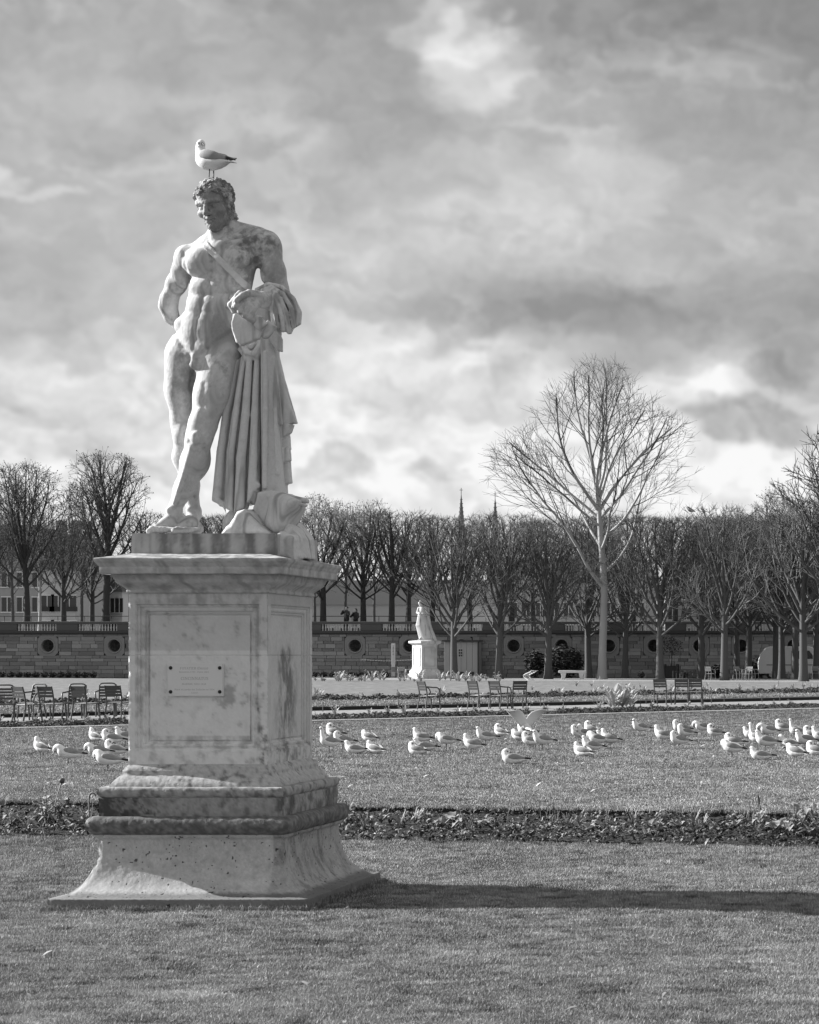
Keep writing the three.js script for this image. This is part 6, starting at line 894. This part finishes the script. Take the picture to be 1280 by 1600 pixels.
{
  const r = rng(404);
  const kinds = [
    ['leafy_plant', 'low leafy plant with broad crinkled leaves in the near flower bed', (t, s) => rosette(s, 14, 0.13, 0.026, 0.55, 2.2).forEach((g) => mesh('leaf', g, r() < 0.3 ? L3 : L1, t))],
    ['strappy_plant', 'clump of narrow upright strap leaves in the near flower bed', (t, s) => rosette(s, 18, 0.1, 0.006, 1.2, 1.9).forEach((g) => mesh('leaf', g, r() < 0.35 ? L3 : L1, t))],
    ['bushy_plant', 'bushy half-withered plant with many small leaves in the near flower bed', (t, s) => { const q = rng(s); for (let k = 0; k < 9; k++) { const a = q() * 6.28, h = 0.08 + q() * 0.13, x = Math.cos(a) * 0.15 * q(), z = Math.sin(a) * 0.15 * q(); mesh('stem', bar([x * 0.3, 0, z * 0.3], [x, h, z], 0.004, 0.003, 4), L4, t); for (let j = 0; j < 6; j++) { const b = q() * 6.28, y = h * (0.3 + 0.7 * q()), l = 0.04 + q() * 0.045; mesh('leaf', leafBlade([[x * y / h, y, z * y / h], [x * y / h + Math.cos(b) * l * 0.5, y + 0.015, z * y / h + Math.sin(b) * l * 0.5], [x * y / h + Math.cos(b) * l, y - 0.02, z * y / h + Math.sin(b) * l]], 0.02), [L1, L2, L3][Math.floor(q() * 3)], t); } } }],
    ['dry_stalks', 'few dry upright stalks in the near flower bed', (t, s) => { const q = rng(s); for (let k = 0; k < 5; k++) { const x = (q() - 0.5) * 0.12, z = (q() - 0.5) * 0.1, h = 0.08 + q() * 0.12, dx = (q() - 0.5) * 0.1; mesh('stalk', tube([[x, 0, z], [x + dx * 0.3, h * 0.6, z], [x + dx, h, z + dx * 0.4]], 0.003, 4, 6), L1, t); } }]
  ];
  const src = kinds.map(([n, l, f], i) => [1, 2].map((v) => { const t = thing(n, l, 'plant', [0, -9, 0], 0, n.replace('_', ' ') + ' group of the near bed'); f(t, i * 17 + v); return t; })); const used = new Set();
  const put = (k, v, px, py, sc, turn) => { const p = G(px, py, 0.02); const s = src[k][v]; let o; if (!used.has(s)) { used.add(s); o = s; o.position.copy(p); o.rotation.y = turn; } else o = dup(s, kinds[k][0], p, turn); o.scale.setScalar(sc); return o; };
  const spots = [[20, 1296, 2, 1.0], [72, 1290, 2, 1.5], [88, 1280, 2, 1.5], [60, 1286, 0, 1.1], [40, 1300, 1, 0.9], [118, 1291, 0, 1], [132, 1283, 1, 1], [105, 1299, 0, 0.8], [548, 1290, 2, 0.8], [570, 1296, 1, 0.8], [596, 1287, 0, 1], [625, 1297, 1, 1.0], [648, 1288, 1, 1.1], [668, 1291, 2, 0.9], [690, 1296, 0, 1.3], [705, 1289, 0, 1.3], [722, 1298, 2, 1.1], [742, 1284, 3, 1], [760, 1293, 0, 0.9], [785, 1291, 3, 1.5], [806, 1300, 0, 0.8], [830, 1308, 0, 0.9], [855, 1284, 3, 1.2], [866, 1285, 3, 1], [888, 1295, 1, 1.1], [905, 1290, 1, 1], [920, 1301, 0, 0.9], [945, 1287, 3, 0.9], [968, 1303, 2, 0.7], [990, 1290, 1, 0.9], [1015, 1296, 0, 0.9], [1040, 1289, 2, 0.8], [1062, 1297, 0, 1], [1085, 1294, 1, 1], [1100, 1293, 1, 0.9], [1120, 1303, 0, 0.8], [1146, 1297, 0, 1], [1165, 1288, 3, 1.1], [1185, 1292, 3, 1.2], [1200, 1299, 2, 1.1], [1215, 1303, 0, 1.4], [1235, 1306, 2, 1.6], [1252, 1302, 2, 1.5], [1270, 1309, 0, 1.3], [1246, 1296, 0, 1.3], [1278, 1298, 2, 1.4]];
  spots.forEach(([px, py, k, sc], i) => put(k, i % 2, px, py, sc * 0.9, i * 1.7));
  for (let i = 0; i < 34; i++) { const px = r() * 1280, f = 0.15 + 0.75 * r(); put(r() < 0.6 ? 0 : 1, i % 2, px, lerp(bedFront(px), bedBack(px), f), 0.45 + r() * 0.35, r() * 6); }
  src.flat().forEach((s) => { if (!used.has(s)) scene.remove(s); });
  // single stalks that stand out
  const at = (px, py) => G(px, py, 0.02);
  const sh = thing('seed_head', 'dark dry seed head on a thin stalk in the flower bed by the pedestal', 'plant', at(84, 1290)); mesh('stalk', tube([[0, 0, 0], [0.02, 0.22, 0], [0.075, 0.41, 0]], 0.005, 5), L1, sh); mesh('head', new THREE.IcosahedronGeometry(0.028, 1).translate(0.08, 0.43, 0), gullLeg, sh);
  const bs = thing('bent_stalk', 'withered stalk bent over beside the pedestal base', 'plant', at(141, 1290)); mesh('stalk', tube([[0, 0, 0], [-0.01, 0.2, 0], [0.0, 0.3, 0], [0.035, 0.315, 0], [0.055, 0.28, 0]], 0.008, 5), L4, bs); mesh('leaf', leafBlade([[0.02, 0.06, 0.02], [0.03, 0.15, 0.02], [0.035, 0.24, 0.02]], 0.014), L3, bs);
  const sk = thing('wooden_stake', 'short dark stake leaning in the flower bed', 'stake', at(1190, 1291)); mesh('shaft', bar([0, 0, 0], [-0.03, 0.29, 0], 0.013, 0.011), gullLeg, sk);
  // fallen leaves, curled and scattered over the soil
  const lg = merged([leafBlade([[-0.03, 0, 0], [-0.012, 0.012, 0.003], [0.012, 0.014, -0.003], [0.032, 0.002, 0]], 0.016, 0.5)]), n = 6500, m = new THREE.InstancedMesh(lg, L1, n), q = new THREE.Object3D(), c = new THREE.Color();
  for (let i = 0; i < n; i++) { let px, p, tries = 0; do { px = -30 + 1340 * r(); p = G(px, lerp(bedFront(px) + 2, bedBack(px) - 1, r()), 0); } while (fbm(p.x * 2.6, p.z * 2.6, 19, 3) < 0.0 && r() < 0.85 && tries++ < 20); q.position.set(p.x, 0.03 + 0.05 * fbm(p.x * 5, p.z * 5, 3, 5) + r() * 0.012, p.z); q.rotation.set((r() - 0.5) * 1.6, r() * 6.28, (r() - 0.5) * 1.6); q.scale.setScalar(0.3 + r() * 0.75); q.updateMatrix(); m.setMatrixAt(i, q.matrix); const v = 0.1 + Math.pow(r(), 4) * 1.6; c.setRGB(v, v, v); m.setColorAt(i, c); }
  m.name = 'leaf_litter'; scene.add(m); m.userData = { kind: 'stuff', label: 'dead leaves covering the near flower bed', category: 'leaf litter' };
  // a few leaves and feathers on the lawns
  const fe = merged([leafBlade([[-0.035, 0, 0], [0, 0.008, 0], [0.04, 0.004, 0]], 0.01, 0.1)]), fm = new THREE.InstancedMesh(fe, L3, 260); for (let i = 0; i < 260; i++) { const px = 1280 * r(), near = i < 30, p = near ? G(px, 1330 + 260 * r(), 0) : G(px, lerp(1130, 1240, Math.pow(r(), 0.8)), L2Y); q.position.set(p.x, p.y + 0.035, p.z); q.rotation.set((r() - 0.5), r() * 6.28, (r() - 0.5)); q.scale.setScalar(near ? 0.8 : 0.5 + r() * 0.8); q.updateMatrix(); fm.setMatrixAt(i, q.matrix); const v = near ? 0.8 : 1.7; c.setRGB(v, v, v); fm.setColorAt(i, c); } fm.name = 'feathers'; scene.add(fm); fm.userData = { kind: 'stuff', label: 'small white feathers scattered over the lawns', category: 'feathers' };
  // far borders: clumps of strap leaves, and low growth
  const far = (seed, sc) => { const t = thing('border_plant', 'small clump of pale leaves in the far flower borders', 'plant', [0, -9, 0], 0, 'plants of the far borders'); stuff(mesh('leaves', merged(rosette(seed, 22, 0.22 * sc, 0.02, 0.9, 2.1)), L3, t)); return t; };
  const fs = [far(5, 1), far(6, 0.8), far(8, 1.2)]; const fu = new Set(), fp = (k, p, s, turn, where) => { let o; if (!fu.has(k)) { fu.add(k); o = fs[k]; o.position.copy(p); o.rotation.y = turn; } else o = dup(fs[k], 'border_plant', p, turn); o.scale.setScalar(s); o.userData.label = 'small clump of pale leaves ' + where; o.userData.group = 'plants ' + where; };
  for (let i = 0; i < 46; i++) { const px = (i * 137.3) % 1290, t = r(); const y = lerp(lawnFar(px) - 2, rowFar(px) + 1, t); fp(i % 3, G(px, y, 0.03), 0.45 + r() * 0.4, r() * 6, 'in the border between gull lawn and path'); }
  for (let i = 0; i < 6; i++) fp(2, G(955 + i * 6, 1107 - r() * 4, 0.03), 1.5 + r() * 0.5, r() * 6, 'in the tall tuft beside the chairs on the path');
  for (let i = 0; i < 60; i++) { const px = (i * 61.7) % 1290; fp(i % 3, G(px, lerp(stripFar(px), row2Far(px), r()), 0.14), 0.5 + r() * 0.6, r() * 6, 'in the border behind the garden chairs'); }
  for (let i = 0; i < 40; i++) { const px = 490 + r() * 300; fp(i % 3, G(px, 1063 + r() * 3, 0.12), 0.9 + r() * 0.9, r() * 6, 'in the bed before the far pedestal'); }
  for (let i = 0; i < 22; i++) { const px = 830 + r() * 440; fp(i % 3, G(px, lerp(1072, 1080, r()), 0.12), 0.6 + r() * 0.6, r() * 6, 'on the lawn before the clipped trees'); }
  const low = leafBall(91, 60, 0.16, 0.09, 0.07), lm = new THREE.InstancedMesh(low, L2, 1500); for (let i = 0; i < 1500; i++) { const px = -30 + 1340 * r(), a = i % 2, p = a ? G(px, lerp(lawnFar(px) - 1.5, rowFar(px) + 0.5, r()), 0.06) : G(px, lerp(stripFar(px), row2Far(px), r()), 0.17); q.position.copy(p); q.rotation.set(0, r() * 6.28, 0); q.scale.setScalar((a ? 0.6 : 1.1) * (0.6 + r() * 0.8)); q.updateMatrix(); lm.setMatrixAt(i, q.matrix); const v = 0.3 + r(); c.setRGB(v, v, v); lm.setColorAt(i, c); } lm.name = 'ground_cover'; scene.add(lm); lm.userData = { kind: 'stuff', label: 'low ground cover filling the far flower borders', category: 'ground cover' };
  // low stakes and wire guarding the far lawns
  const stk = [[505, 1112, 14], [623, 1108, 14], [630, 1114, 12], [845, 1104, 16], [881, 1104, 10], [944, 1103, 18], [1001, 1104, 9], [1112, 1099, 12], [1132, 1097, 16], [1191, 1097, 10], [1219, 1096, 12], [1217, 1074, 10], [1278, 1080, 10], [1010, 1100, 8], [740, 1108, 12]];
  for (const [px, py, h] of stk) { const p = G(px, py, 0.04); const t = thing('low_stake', 'short thin stake guarding the far lawn edge', 'stake', p, 0, 'short stakes along the far lawns'); const H = h / FOC * -p.z; mesh('shaft', bar([0, 0, 0], [0, H, 0], 0.013, 0.013, 5), gullLeg, t); mesh('cap', new THREE.SphereGeometry(0.018, 6, 4).translate(0, H, 0), gullLeg, t); }
}

renderer.render(scene, camera);
